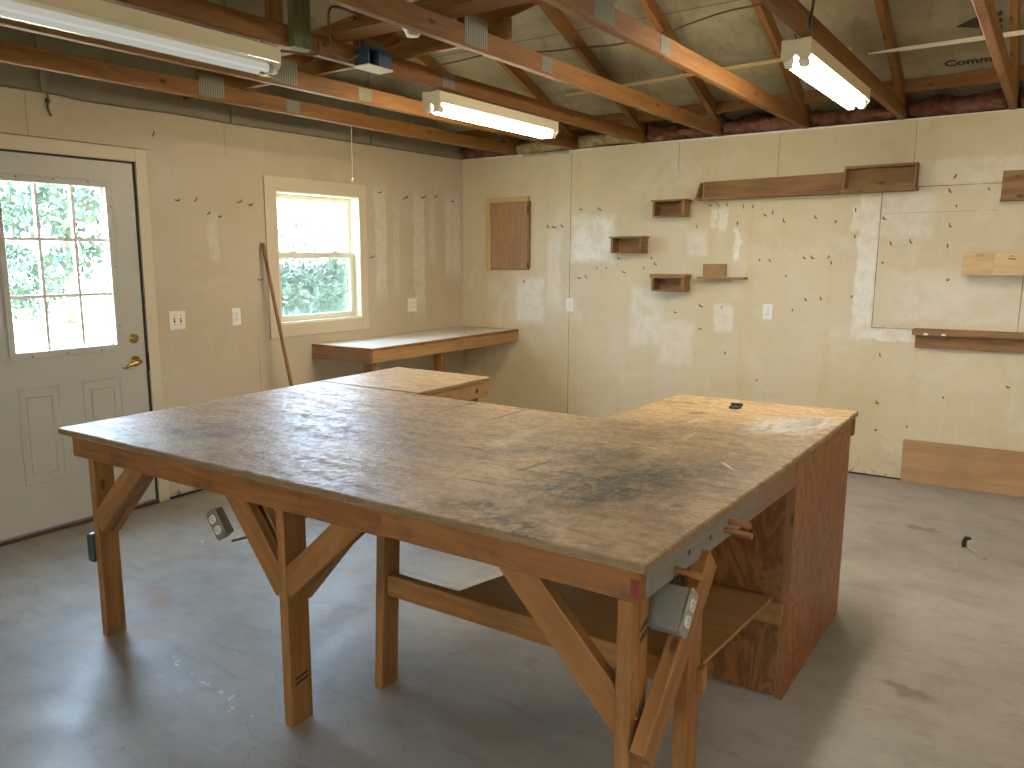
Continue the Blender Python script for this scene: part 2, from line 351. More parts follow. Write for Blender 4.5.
def m_top_():
    """worn, stained, oiled work surface (object origin at the world origin)"""
    t = NT('worn_worktop'); co = t.obj()
    nz = t.n('TexNoise', {'Vector': co, 'Scale': 7., 'Detail': 6., 'Roughness': .7}, out=1)
    dv = t.vm('SUBTRACT', nz, (.5, .5, .5))
    dco = t.vm('ADD', co, t.vm('MULTIPLY', dv, (.26, .26, 0.)))
    eco = t.vm('ADD', co, t.vm('MULTIPLY', dv, (.03, .03, 0.)))
    cl = t.noise(co, 1.6, 5, .6)
    c = t.mix(t.mr(cl, .32, .66), (.35, .222, .105), (.49, .335, .18))
    g1 = t.noise(co, 38., 5, .7)
    c = t.mix(t.math('MULTIPLY', t.mr(g1, .46, .70), .55), c, (.22, .135, .062))
    c = t.mix(t.math('MULTIPLY', t.mr(g1, .30, .46, 1., 0.), .5), c, (.60, .455, .28))
    a1 = t.noise(t.vm('MULTIPLY', co, (2.2, 7., 1.)), 2.4, 6, .72, .4)
    c = t.mix(t.math('MULTIPLY', t.mr(a1, .48, .66), .62), c, (.175, .10, .043))
    a2 = t.noise(t.vm('MULTIPLY', co, (3., 1.4, 1.)), 2.0, 6, .7, .5)
    c = t.mix(t.math('MULTIPLY', t.mr(a2, .54, .72), .45), c, (.165, .115, .065))
    M = lambda x, y, hx, hy, ang, soft=.7, cc=None, ell=True: t.mask(dco if cc is None else cc, (x, y, 0), (hx, hy, 9), -ang, soft, ell)
    def lay(c, ms, k, col, tex=None):
        f = t.any(ms) if len(ms) > 1 else ms[0]
        f = t.math('MULTIPLY', f, k)
        if tex is not None: f = t.math('MULTIPLY', f, tex)
        return t.mix(f, c, col)
    tex = t.mr(t.noise(t.vm('MULTIPLY', co, (9., 5., 1.)), 2.2, 6, .75), .30, .58)
    c = lay(c, [M(3.45, -2.55, .5, .38, 0, .6), M(3.2, -2.75, .16, .35, 0, .8)], .75, (.66, .46, .225), t.mr(g1, .25, .6, 1., .45))
    c = lay(c, [t.mask(co, (1.68, -2.79, 0), (.352, .336, 9), 0, .01)], .45, (.46, .33, .175))
    c = lay(c, [M(2.967, -3.716, .19, .045, 1.68, .3), M(3.5, -3.68, .17, .03, 1.64, .5), M(3.484, -3.30, .1, .012, 1.56, .4, eco)], .6, (.64, .49, .30))
    c = lay(c, [M(2.6, -4.25, .5, .10, .1), M(3.15, -4.36, .4, .10, 0)], .5, (.50, .35, .18))
    c = lay(c, [M(2.25, -3.85, .45, .22, .2, .9), M(2.79, -4.05, .22, .10, -.1, .8), M(3.02, -3.62, .25, .1, .2, .8)], .4, (.20, .165, .12))
    c = lay(c, [M(3.008, -4.29, .12, .035, -.07)], .35, (.30, .12, .06))
    # greasy black smears
    c = lay(c, [M(3.565, -4.12, .21, .12, 1.31, .5), M(3.53, -4.06, .36, .19, 1.2, .9)], 1., (.030, .028, .026), t.math('MAXIMUM', tex, .5))
    c = lay(c, [M(3.375, -3.753, .17, .075, 1.05), M(3.632, -3.85, .16, .05, 1.1, .8), M(3.15, -3.8, .2, .08, .8, .9), M(3.52, -4.53, .11, .045, -.2), M(3.38, -4.45, .10, .03, .2)], .85, (.06, .052, .042), tex)
    c = lay(c, [M(3.35, -3.2, .35, .12, .3, .9), M(3.72, -3.62, .14, .2, .2, .9), M(3.3, -3.42, .3, .06, .2, .9)], .5, (.15, .105, .065), tex)
    c = lay(c, [M(1.854, -4.262, .14, .045, 1.3), M(2.0, -4.34, .14, .05, 1.1)], .7, (.13, .125, .11))
    c = lay(c, [M(1.9, -4.47, .38, .07, .2)], .5, (.47, .40, .185))
    c = lay(c, [M(3.653, -2.466, .12, .05, .85)], .4, (.62, .26, .17))
    c = lay(c, [M(3.755, -2.86, .10, .25, -.35, .35), M(3.72, -2.9, .09, .17, .6, .4)], .9, (.60, .60, .57), t.mr(t.noise(t.vm('MULTIPLY', co, (24., 5., 1.)), 1.5, 5, .7), .36, .56))
    c = lay(c, [M(3.79, -2.80, .05, .13, -.3, .6)], .6, (.27, .27, .27))
    c = lay(c, [M(3.268, -3.576, .02, .007, .65, .3, eco), M(3.442, -3.558, .024, .007, .07, .3, eco), M(3.841, -2.785, .1, .006, 1.59, .4, eco), M(3.745, -3.652, .055, .007, -.85, .4, eco), M(3.40, -3.02, .055, .007, 1.3, .4, eco)], .85, (.70, .64, .54))
    c = lay(c, [M(3.242, -4.006, .088, .013, 1.45, .3, eco), M(3.199, -4.259, .075, .007, .06, .3, eco), M(2.969, -3.924, .055, .006, -.21, .4, eco), M(3.774, -4.148, .02, .012, 1.1, .4, eco),
                M(3.229, -2.638, .034, .016, -.3, .4, eco), M(3.348, -2.849, .032, .022, .6, .4, eco), M(3.168, -2.665, .045, .007, .26, .4, eco), M(3.672, -3.35, .036, .011, .15, .4, eco),
                M(2.13, -3.72, .011, .011, 0, .4, eco), M(1.86, -4.2, .010, .010, 0, .4, eco), M(2.6, -3.86, .010, .010, 0, .4, eco), M(3.45, -2.50, .1, .006, .3, .5, eco)], .82, (.075, .052, .034))
    slit = t.any([t.mask(co, (2.42, -3.316, 0), (.0075, .150, 9), 0, .1), t.mask(co, (2.706, -3.345, 0), (.0075, .137, 9), 0, .1), t.mask(co, (1.918, -2.939, 0), (.081, .005, 9), -.17, .1), t.mask(co, (1.80, -3.06, 0), (.05, .005, 9), -.2, .1)])
    c = t.mix(slit, c, (.055, .038, .024))
    sc = t.mr(t.math('ABSOLUTE', t.math('SUBTRACT', t.noise(t.vm('MULTIPLY', co, (2.0, 4.2, 1.)), 2.1, 5, .62, .5), .52)), 0., .011, 1., 0.)
    c = t.mix(t.math('MULTIPLY', sc, .32), c, (.13, .085, .045))
    fl = t.mr(t.noise(co, 55., 2, .5), .73, .77)
    c = t.mix(t.math('MULTIPLY', fl, .55), c, (.12, .08, .045))
    # raw, dirty particle-board edge
    sep = t.t.nodes.new('ShaderNodeSeparateXYZ'); t.put(sep.inputs[0], t.n('NewGeometry', out=1))
    edge = t.mr(t.math('ABSOLUTE', sep.outputs[2]), .5, .85, 1., 0.)
    ec = t.mix(t.noise(t.vm('MULTIPLY', co, (14., 14., 60.)), 1., 5, .7), (.10, .06, .026), (.36, .23, .11))
    c = t.mix(edge, c, ec)
    gl = t.noise(co, 62., 4, .65)
    t.set(Base_Color=c, Roughness=t.mr(t.math('ADD', t.math('MULTIPLY', a1, .4), t.math('MULTIPLY', g1, .6)), .36, .62, .27, .60), Specular_IOR_Level=.32)
    t.bump(t.math('ADD', t.math('MULTIPLY', a1, .5), gl), .55, .006); return t.m
m_top = m_top_()
def m_gray_():
    t = NT('gray_painted_board'); uv = t.uv(); co = t.obj()
    c = t.mix(t.noise(t.vm('MULTIPLY', uv, (2., 30., 1.)), 1.5, 4), (.11, .102, .088), (.245, .23, .205))
    c = t.mix(t.math('MULTIPLY', t.mr(t.noise(uv, 7., 5, .7), .5, .66), .6), c, (.12, .09, .06))
    sep = t.t.nodes.new('ShaderNodeSeparateXYZ'); t.put(sep.inputs[0], t.n('NewGeometry', out=0))
    k = t.mr(t.math('ADD', sep.outputs[1], t.math('MULTIPLY', t.noise(uv, 9., 4), .5)), -3.75, -3.4)
    c = t.mix(t.math('MULTIPLY', k, .85), c, (.22, .095, .032))
    t.set(Base_Color=c, Roughness=.55); return t.m
m_gray = m_gray_()
def m_plate_():
    t = NT('punched_gusset_steel'); uv = t.uv()
    q = t.vm('FRACTION', t.vm('MULTIPLY', uv, (62., 110., 1.)))
    d = t.vm('LENGTH', t.vm('MULTIPLY', t.vm('SUBTRACT', q, (.5, .5, 0.)), (1.4, 1., 0.)), out=1)
    f = t.mr(d, .28, .46)
    t.set(Base_Color=t.mix(f, (.075, .062, .042), (.24, .22, .165)), Metallic=.4, Roughness=.5); return t.m
m_plate = m_plate_()
def m_insul_():
    t = NT('pink_fiberglass'); co = t.obj(); f = t.noise(co, 14., 6, .7)
    c = t.mix(t.mr(f, .3, .7), (.12, .045, .030), (.30, .14, .095))
    t.set(Base_Color=c, Roughness=.95, Specular_IOR_Level=.05); t.bump(f, .8, .03); return t.m
m_insul = m_insul_()
def m_insul2_():
    t = NT('yellowed_fiberglass'); co = t.obj(); f = t.noise(co, 14., 6, .7)
    t.set(Base_Color=t.mix(t.mr(f, .3, .7), (.22, .15, .06), (.50, .40, .20)), Roughness=.95, Specular_IOR_Level=.05); t.bump(f, .8, .03); return t.m
m_insul2 = m_insul2_()
def m_tube(name, strength, col):
    t = NT(name); t.t.nodes.remove(t.b)
    t.t.links.new(t.n('Emission', {'Color': tuple(col) + (1,), 'Strength': strength}), t.out.inputs[0]); return t.m
def m_lens_():
    t = NT('clear_lens'); t.t.nodes.remove(t.b)
    tr = t.n('BsdfTransparent', {'Color': (.90, .93, .86)}); gl = t.n('BsdfGlossy', {'Roughness': .15})
    t.t.links.new(t.n('MixShader', {0: .12, 1: tr, 2: gl}), t.out.inputs[0]); return t.m
m_lens = m_lens_()
def m_leaf_(a, b):
    t = NT('leaves'); co = t.obj()
    t.set(Base_Color=t.mix(t.noise(co, 3., 3), a, b), Roughness=.6); return t.m
m_leaf = m_leaf_((.015, .034, .011), (.030, .055, .020)); m_leaf2 = m_leaf_((.016, .036, .015), (.030, .052, .026))
m_bark = plain('bark', (.12, .09, .06), .9)
def m_lawn_():
    t = NT('lawn_grass'); co = t.obj(); f = t.noise(co, .5, 5)
    t.set(Base_Color=t.mix(f, (.27, .265, .17), (.40, .375, .27)), Roughness=.9); return t.m
m_lawn = m_lawn_()

# ------------------------------------------------------------------ room shell
XR, YF, H = 7.3, -9.6, 2.43
struct(box(-.12, XR + .12, YF - .12, .12, -.12, 0).build('floor', m_floor, origin=(0, 0, 0)))
struct(box(-.12, XR + .12, 0, .12, 0, H).build('wall_back', m_wall_back, origin=(0, 0, 0)))
wf = MB(); FX0, FX1, FZ0, FZ1 = 3.9, 5.3, 1.0, 1.9
for bb in ((-.12, FX0, 0, H), (FX1, XR + .12, 0, H), (FX0, FX1, 0, FZ0), (FX0, FX1, FZ1, H)): wf.box(bb[0], bb[1], YF - .12, YF, bb[2], bb[3])
struct(wf.build('wall_front', m_wall_plain, origin=(0, 0, 0)))
def gable(x0, x1):
    rf = lambda y: 2.60 + .378 * (-y if y > -4.8 else y + 9.6) - .004
    return [(x0, 0.12, H), (x0, 0.12, rf(.12)), (x0, -4.8, rf(-4.8)), (x0, YF - .12, rf(YF - .12)), (x0, YF - .12, H)], (x1 - x0, 0, 0)
wr = struct(box(XR, XR + .12, YF, 0, 0, H).build('wall_right', m_wall_plain, origin=(0, 0, 0)))
MB().prism(*gable(XR, XR + .12), L=(0, 1, 0)).build('gable_sheathing', m_gable, wr)
# left wall with door and window openings
DY0, DY1, DZ = -4.29, -3.300, 2.118
WY0, WY1, WZ0, WZ1 = -2.235, -1.39, 1.07, 2.02
w = MB()
for (a, b, c, d) in ((YF, DY0, 0, H), (DY0, DY1, DZ, H), (DY1, WY0, 0, H), (WY0, WY1, 0, WZ0), (WY0, WY1, WZ1, H), (WY1, 0, 0, H)):
    w.box(-.12, 0, a, b, c, d)
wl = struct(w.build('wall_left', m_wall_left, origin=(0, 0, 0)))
MB().prism(*gable(-.12, -.02), L=(0, 1, 0)).build('gable_sheathing', m_gable, wl)
s = MB()
for y in (-3.80, -2.55, -1.2): s.box(-.02, .0, y - .02, y + .02, H, 2.58 - .378 * y, L=(0, 0, 1))
s.build('gable_stud', m_gable, wl)
wq = bpy.data.objects.new('unseen_fill_window', None); COL.objects.link(wq); wq.location = (4.6, YF, FZ0); struct(wq)  # unseen rear window, added to let fill daylight into the room
fq = MB()
for bb in ((FX0, FX0 + .05, FZ0, FZ1), (FX1 - .05, FX1, FZ0, FZ1), (FX0 + .05, FX1 - .05, FZ0, FZ0 + .05), (FX0 + .05, FX1 - .05, FZ1 - .05, FZ1), (4.58, 4.62, FZ0 + .05, FZ1 - .05)): fq.box(bb[0], bb[1], YF - .09, YF - .03, bb[2], bb[3])
fq.build('frame', m_vinyl, wq)
for a_, b_ in ((FX0 + .05, 4.58), (4.62, FX1 - .05)): box(a_, b_, YF - .062, YF - .058, FZ0 + .05, FZ1 - .05).build('pane', m_gl, wq)
# roof sheathing, both slopes
def slope(x0, x1, ya, yb):
    rf = lambda y: 2.60 + .378 * (-y if y >= -4.8 else y + 9.6)
    return MB().poly([(x, y, rf(y) + dz) for dz in (0, .014) for x, y in ((x0, ya), (x1, ya), (x1, yb), (x0, yb))],
                     [(0, 1, 2, 3), (7, 6, 5, 4), (0, 4, 5, 1), (1, 5, 6, 2), (2, 6, 7, 3), (3, 7, 4, 0)])
ceil = struct(slope(-.35, XR + .35, .5, -4.8).build('ceiling', m_roof, origin=(0, 0, 0)))
slope(-.35, XR + .35, -4.8, -10.1).build('rear_slope', m_roof, ceil)
# printed lettering on the sheathing
rfz = lambda y: 2.60 - .378 * y
ur = Vector((0, -1, .378)).normalized(); nr = Vector((1, 0, 0)).cross(ur)
def on_roof(x, y, dx=0, du=0): return Vector((x + dx, y, rfz(y))) + ur * du + nr * .0025
fc = bpy.data.curves.new('lettering', 'FONT'); fc.body = 'Comm'; fc.size = .088; fc.extrude = .0006; fc.offset = .0032; fc.space_character = 1.02
fo = bpy.data.objects.new('lettering_source', fc); COL.objects.link(fo)
bpy.context.view_layer.update()
me = bpy.data.meshes.new_from_object(fo.evaluated_get(bpy.context.evaluated_depsgraph_get()))
bpy.data.objects.remove(fo); bpy.data.curves.remove(fc)
tx = bpy.data.objects.new('stamped_lettering', me); COL.objects.link(tx); me.materials.append(m_ink)
p = on_roof(3.858, -.237); tx.matrix_world = Matrix(((1, ur.x, nr.x, p.x), (0, ur.y, nr.y, p.y), (0, ur.z, nr.z, p.z), (0, 0, 0, 1)))
tx.parent = ceil
mk = MB()
def flat(pts): mk.prism([on_roof(x, y) for x, y in pts], nr * .0008)
flat([(3.935, -.605), (4.05, -.672), (4.05, -.565)])
flat([(4.085, -.645), (4.16, -.69), (4.16, -.65), (4.09, -.628)])
flat([(4.095, -.615), (4.16, -.628), (4.16, -.59), (4.125, -.585), (4.125, -.57), (4.16, -.565), (4.16, -.53), (4.10, -.545)])
flat([(4.118, -.44), (4.155, -.45), (4.155, -.34), (4.13, -.345)])
mk.build('stamped_marks', m_ink, ceil)
# eave blocking board, wall top edge, floor gap under the wall
struct(box(0, XR, -.16, -.122, 2.575, 2.655, L=(1, 0, 0)).build('trim_1', m_truss, origin=(0, 0, 0)))
t_ = MB(); x = 0.
while x < XR:
    x2 = min(XR, x + random.uniform(.1, .4)); t_.box(x, x2, -.004, .02, H - random.uniform(.002, .012), H + .003); x = x2
struct(MB().box(-.12, XR + .12, .121, .14, 2.30, 2.62, L=(1, 0, 0)).build('trim_3', m_truss, origin=(0, 0, 0)))
struct(t_.build('trim_2', m_white, origin=(0, 0, 0)))
ft = MB(); rf_ = random.Random(3); xx = .66
while xx < 1.10:
    x2 = xx + rf_.uniform(.03, .07); z_ = H - rf_.uniform(.012, .026); ft.prism([(xx, -.0045, z_), (x2, -.0045, z_ + rf_.uniform(-.006, .006)), (x2, -.0045, H + .002), (xx, -.0045, H + .002)], (0, -rf_.uniform(.002, .007), 0)); xx = x2
tag(ft.build('foil_tape', m_steel), 'crumpled shiny foil strip along the wall top under the small light end', 'tape')
struct(MB().box(.003, XR, -.004, .0, .004, .016).build('floor_gap_back', m_dark, origin=(0, 0, 0)))  # thin dark strips drawn in place of the gap under the walls
struct(MB().box(.0, .005, DY1, .0, .003, .018).build('floor_gap_left', m_dark, origin=(0, 0, 0)))

# ------------------------------------------------------------------ door
dr = bpy.data.objects.new('door_1', None); COL.objects.link(dr); dr.location = (-.03, -3.8, 0); struct(dr)
GY0, GY1, GZ0, GZ1 = -4.095, -3.488, 1.028, 1.968
SY0, SY1, SZ0, SZ1 = -4.28, -3.312, .028, 2.106
sl = MB()
for (a, b, c, d) in ((SY0, GY0, SZ0, SZ1), (GY1, SY1, SZ0, SZ1), (GY0, GY1, SZ0, GZ0), (GY0, GY1, GZ1, SZ1)): sl.box(-.055, -.012, a, b, c, d)
slab = sl.build('slab', m_doorp, dr)
fr = MB()
for x0, x1 in ((-.012, -.002), (-.066, -.055)):
    for (a, b, c, d) in ((GY0 - .025, GY0 + .012, GZ0 - .025, GZ1 + .025), (GY1 - .012, GY1 + .025, GZ0 - .025, GZ1 + .025), (GY0, GY1, GZ0 - .025, GZ0 + .012), (GY0, GY1, GZ1 - .012, GZ1 + .025)):
        fr.box(x0, x1, a, b, c, d)
lite = fr.build('lite_frame', m_doorp, dr, bevel=.003)
mu = MB(); wy = (GY1 - GY0) / 3; hz = (GZ1 - GZ0) / 3
for i in (1, 2):
    mu.box(-.046, -.022, GY0 + wy * i - .009, GY0 + wy * i + .009, GZ0, GZ1); mu.box(-.045, -.023, GY0, GY1, GZ0 + hz * i - .009, GZ0 + hz * i + .009)
mu.build('muntins', m_white, lite)
sc = MB()
for y in (-4.0, -3.8, -3.6):
    for z in (GZ0 - .014, GZ1 + .014): sc.lathe((-.002, y, z), (1, 0, 0), [(0, .005), (.002, .004)], 8)
for z in (1.15, 1.5, 1.85):
    sc.lathe((-.002, GY1 + .014, z), (1, 0, 0), [(0, .005), (.002, .004)], 8)
sc.build('screw_heads', m_nail, lite)
for i in range(3):
    for j in range(3):
        box(-.036, -.032, GY0 + wy * i + .004, GY0 + wy * (i + 1) - .004, GZ0 + hz * j + .004, GZ0 + hz * (j + 1) - .004).build('pane', m_gl, dr)
for (a, b, c, d) in ((-4.10, -3.86, .295, .842), (-3.73, -3.485, .295, .842)):
    pm = MB()
    for (e, f, g, h, k) in ((a, b, c, d, .014), (a + .045, b - .045, c + .05, d - .05, .010)):
        for q in ((e, e + k, g, h), (f - k, f, g, h), (e, f, g, g + k), (e, f, h - k, h)): pm.box(-.013, -.0075, *q)
    pm.build('raised_moulding', m_doorp, slab, bevel=.003)
kb = MB().lathe((-.012, -3.385, 1.065), (1, 0, 0), [(0, .031), (.007, .031), (.010, .026), (.012, .017), (.022, .017), (.022, .001)], 24)
db = kb.build('deadbolt', m_brass, dr)
MB().bar((.017, -3.400, 1.05), (.017, -3.370, 1.08), (1, 0, 0), None, .014, .010).build('thumb_turn', m_brass, db, bevel=.002)
kb = MB().lathe((-.012, -3.385, .925), (1, 0, 0), [(0, .034), (.007, .034), (.013, .026), (.016, .013), (.045, .012), (.050, .016), (.060, .014), (.062, .001)], 24)
hd = kb.build('door_handle', m_brass, dr)
MB().tube([(.040, -3.385, .925), (.046, -3.41, .921), (.047, -3.45, .915), (.042, -3.485, .902), (.038, -3.50, .900)], [.012, .011, .009, .009, .007], 12).build('lever', m_brass, hd)
jm = MB()
jm.box(-.12, -.06, DY1 - .006, DY1 + .0, 0, DZ); jm.box(-.12, -.06, DY0, DY0 + .006, 0, DZ); jm.box(-.12, -.06, DY0, DY1, DZ - .006, DZ)
jm.box(-.06, -.004, DY1 - .010, DY1 - .001, 0, DZ); jm.box(-.06, -.004, DY0, DY1, DZ - .010, DZ - .001)
jm.build('weatherstrip', m_dark, dr)
box(-.12, .012, DY0, DY1, .0, .024, L=(0, 1, 0)).build('threshold', m_cable, dr, bevel=.004)
box(-.004, .006, DY1 - .004, DY1 + .010, .86, .97).build('strike_plate', m_nail, dr)
cs = MB(); cs.box(.0, .008, DY1, DY1 + .075, 0, DZ + .075); cs.box(0, .008, DY0 - .075, DY0, 0, DZ + .075); cs.box(0, .008, DY0, DY1, DZ, DZ + .075)
cs.build('casing', m_trim, dr, bevel=.002)

# ------------------------------------------------------------------ window
wn = bpy.data.objects.new('window_1', None); COL.objects.link(wn); wn.location = (0, -1.81, 1.0); struct(wn)
cs = MB(); a, b, c, d = -2.335, -1.313, .976, 2.117
cs.box(0, .014, a, WY0, c, d); cs.box(0, .014, WY1, b, c, d); cs.box(0, .014, WY0, WY1, WZ1, d, L=(0, 1, 0)); cs.box(0, .014, WY0, WY1, c, WZ0, L=(0, 1, 0))
cs.build('casing', m_trim, wn, bevel=.002)
jb = MB(); jb.box(-.12, .013, WY0 - .001, WY0 + .010, WZ0, WZ1); jb.box(-.12, .013, WY1 - .010, WY1 + .001, WZ0, WZ1); jb.box(-.12, .013, WY0, WY1, WZ1 - .010, WZ1 + .001); jb.box(-.12, .016, WY0, WY1, WZ0 - .001, WZ0 + .014)
jb.build('jamb', m_vinyl, wn)
def sash(x0, x1, z0, z1, k, name):
    q = MB(); y0, y1 = WY0 + .012, WY1 - .012
    q.box(x0, x1, y0, y0 + k, z0, z1); q.box(x0, x1, y1 - k, y1, z0, z1); q.box(x0, x1, y0 + k, y1 - k, z0, z0 + k, L=(0, 1, 0)); q.box(x0, x1, y0 + k, y1 - k, z1 - k, z1, L=(0, 1, 0))
    o = q.build(name, m_vinyl, wn, bevel=.003)
    xm = (x0 + x1) / 2; box(xm - .002, xm + .002, y0 + k - .004, y1 - k + .004, z0 + k - .004, z1 - k + .004).build('pane', m_gl, o); return o
sash(-.112, -.085, 1.545, WZ1 - .012, .036, 'upper_sash')
ls = sash(-.080, -.052, WZ0 + .014, 1.590, .042, 'lower_sash')
for y in (-2.05, -1.62):
    MB().box(-.054, -.03, y - .04, y + .04, 1.588, 1.598).box(-.05, -.036, y - .015, y + .02, 1.598, 1.606).build('sash_lock', m_vinyl, ls, bevel=.002)
box(-.1165, -.1155, WY0 + .03, WY1 - .03, WZ0 + .02, 1.56).build('insect_screen', m_scr, wn)

# ------------------------------------------------------------------ roof trusses
TX = [.546 + .6096 * i for i in range(7)]
TL = ['roof truss closest to the gray gable wall above the door and window',
      'second roof truss from the door wall, running just over the window corner',
      'roof truss that carries the two single file fluorescent lights and blue outlet box',
      'roof truss just right of the one carrying the lights and blue box',
      'roof truss whose lower chord ends left of the bright two tube light',
      'roof truss carrying the brightest two tube fluorescent light',
      'rightmost roof truss in front of the printed sheathing']
def make_truss(x):
    t = thing('roof_truss', TL[0], 'roof truss', (x, 0, H), 'roof trusses')
    x1 = x + .038
    box(x, x1, -2.56, .10, H, 2.519, L=(0, 1, 0)).build('bottom_chord', m_truss, t, bevel=.003)
    box(x, x1, -9.70, -2.561, H, 2.519, L=(0, 1, 0)).build('bottom_chord', m_truss, t, bevel=.003)
    un = lambda y: 2.492 - .378 * y
    MB().prism([(x, .10, 2.5195), (x, .10, un(.10) + .094), (x, -4.8, un(-4.8) + .094), (x, -4.8, un(-4.8)), (x, -.074, 2.5195)], (.038, 0, 0), L=(0, -1, .378)).build('top_chord', m_truss, t)
    m = lambda y: -9.6 - y
    MB().prism([(x, m(.10), 2.5195), (x, m(.10), un(.10) + .094), (x, m(-4.8) - .002, un(-4.8) + .094), (x, m(-4.8) - .002, un(-4.8)), (x, m(-.074), 2.5195)], (.038, 0, 0), L=(0, 1, .378)).build('top_chord', m_truss, t)
    for g in (lambda y: y, m):
        MB().bar((x + .019, g(-3.2), 2.520), (x + .019, g(-3.2), un(-3.2) - .001), (1, 0, 0), (0, 1, 0), .036, .089).build('web', m_truss, t)
        MB().bar((x + .019, g(-3.14), 2.555), (x + .019, g(-1.86), 3.15), (1, 0, 0), None, .036, .089).build('web', m_truss, t)
    for y, hw in ((-2.56, .055), (-3.16, .085)):
        up = .05 if y < -3 else 0
        for xx in (x - .0015, x1): box(xx, xx + .0015, y - hw, y + hw, H + .012, 2.512 + up, L=(0, 1, 0)).build('gusset_plate', m_plate, t)
    return t
tr = make_truss(TX[0])
for i in range(1, 7): dup(tr, (TX[i], 0, H), TL[i])

# lateral braces lying across the lower chords
tag(box(.02, 2.44, -2.955, -2.917, 2.520, 2.608, L=(1, 0, 0)).build('lateral_brace', m_truss, bevel=.003), 'long board on edge across the lower chords, sawn end in front of green lit sheathing', 'brace', 'boards across the trusses')
tag(box(1.05, 3.6, -3.46, -3.32, 2.520, 2.558, L=(1, 0, 0)).build('lateral_brace', m_truss, bevel=.003), 'flat board across the lower chords behind the blue box, running above the bright light', 'brace', 'boards across the trusses')
tag(MB().bar((1.823, -3.63, 2.428), (1.823, -3.63, 3.6), (1, 0, 0), (0, 1, 0), .036, .10).build('upright_board', m_green, bevel=.003), 'greenish upright board rising beside the truss between the two aligned lights', 'board')
# lath strips under the sheathing
zu = lambda y: 2.492 - .378 * y
tag(MB().bar((1.45, -.66, zu(-.66) - .006), (3.42, -.73, zu(-.73) - .006), (0, -1, .378), None, .03, .008).build('wood_lath', m_pine), 'long pale lath strip across the rafters, passing behind the bright light', 'lath')
tp = MB(); y0 = -.66; A = Vector((3.50, y0, zu(y0) - .004)); B = Vector((4.45, y0, zu(y0) - .004))
tp.poly([A, A + Vector((.2, 0, 0)) - ur * .016, B - ur * .018, B + ur * .018, A + Vector((.2, 0, 0)) + ur * .016] + [q + nr * .007 for q in (A, A + Vector((.2, 0, 0)) - ur * .016, B - ur * .018, B + ur * .018, A + Vector((.2, 0, 0)) + ur * .016)],
        [(0, 1, 2, 3, 4), (9, 8, 7, 6, 5), (0, 5, 6, 1), (1, 6, 7, 2), (2, 7, 8, 3), (3, 8, 9, 4), (4, 9, 5, 0)])
tag(tp.build('wood_lath', m_lath), 'white lath strip with a tapered free tip, right of the bright light', 'lath')

# insulation batts in the eave bays
def batt(x0, x1, mat, k):
    b = MB(); nx, ny = 26, 12; pts = []
    for i in range(nx + 1):
        for j in range(ny):
            a = 2 * math.pi * j / ny; xx = x0 + (x1 - x0) * i / nx
            r = (.085 + .045 * noise.noise((xx * 7, j * .9, k))) * (1 if 0 < i < nx else .6)
            r2 = r * (.62 + .25 * noise.noise((xx * 5, k, 3)))
            pts.append((xx, .035 + r * 1.0 * math.cos(a), H + .066 + max(-.06, r2 * 1.15 * math.sin(a)) + .016 * noise.noise((xx * 19, j * 1.7, k))))
    pts = [(q[0], min(q[1], .105), min(max(q[2], H + .005), 2.572 - .378 * q[1])) for q in pts]
    fs = [(i * ny + j, i * ny + (j + 1) % ny, (i + 1) * ny + (j + 1) % ny, (i + 1) * ny + j) for i in range(nx) for j in range(ny)]
    fs += [tuple(range(ny))[::-1], tuple(range(nx * ny, nx * ny + ny))]
    b.poly(pts, fs, smooth=True); return b.build('insulation_batt', mat)
IL = ['yellowish insulation tuffed above the wall top at the room corner', 'yellowish insulation above the wall top behind the far end of the small light',
      'dull insulation above the wall top, left of the three small box shelves', 'pink insulation above the wall top over the topmost small box shelf',
      'pink insulation above the wall top below the bright light', 'pink insulation above the wall top under the brightest light tube ends',
      'pink insulation above the wall top under the printed word']
xs = [-0.0] + TX
for i in range(7):
    a = xs[i] + (.042 if i else .01); b = xs[i + 1] - .004
    tag(batt(a, b, m_insul2 if i in (1, 2) else m_insul, i * 3.3), IL[i], 'insulation', 'insulation between the trusses')
tag(batt(TX[6] + .042, TX[6] + .5, m_insul, 31.), 'pink insulation above the wall top at the right edge of the view', 'insulation', 'insulation between the trusses')

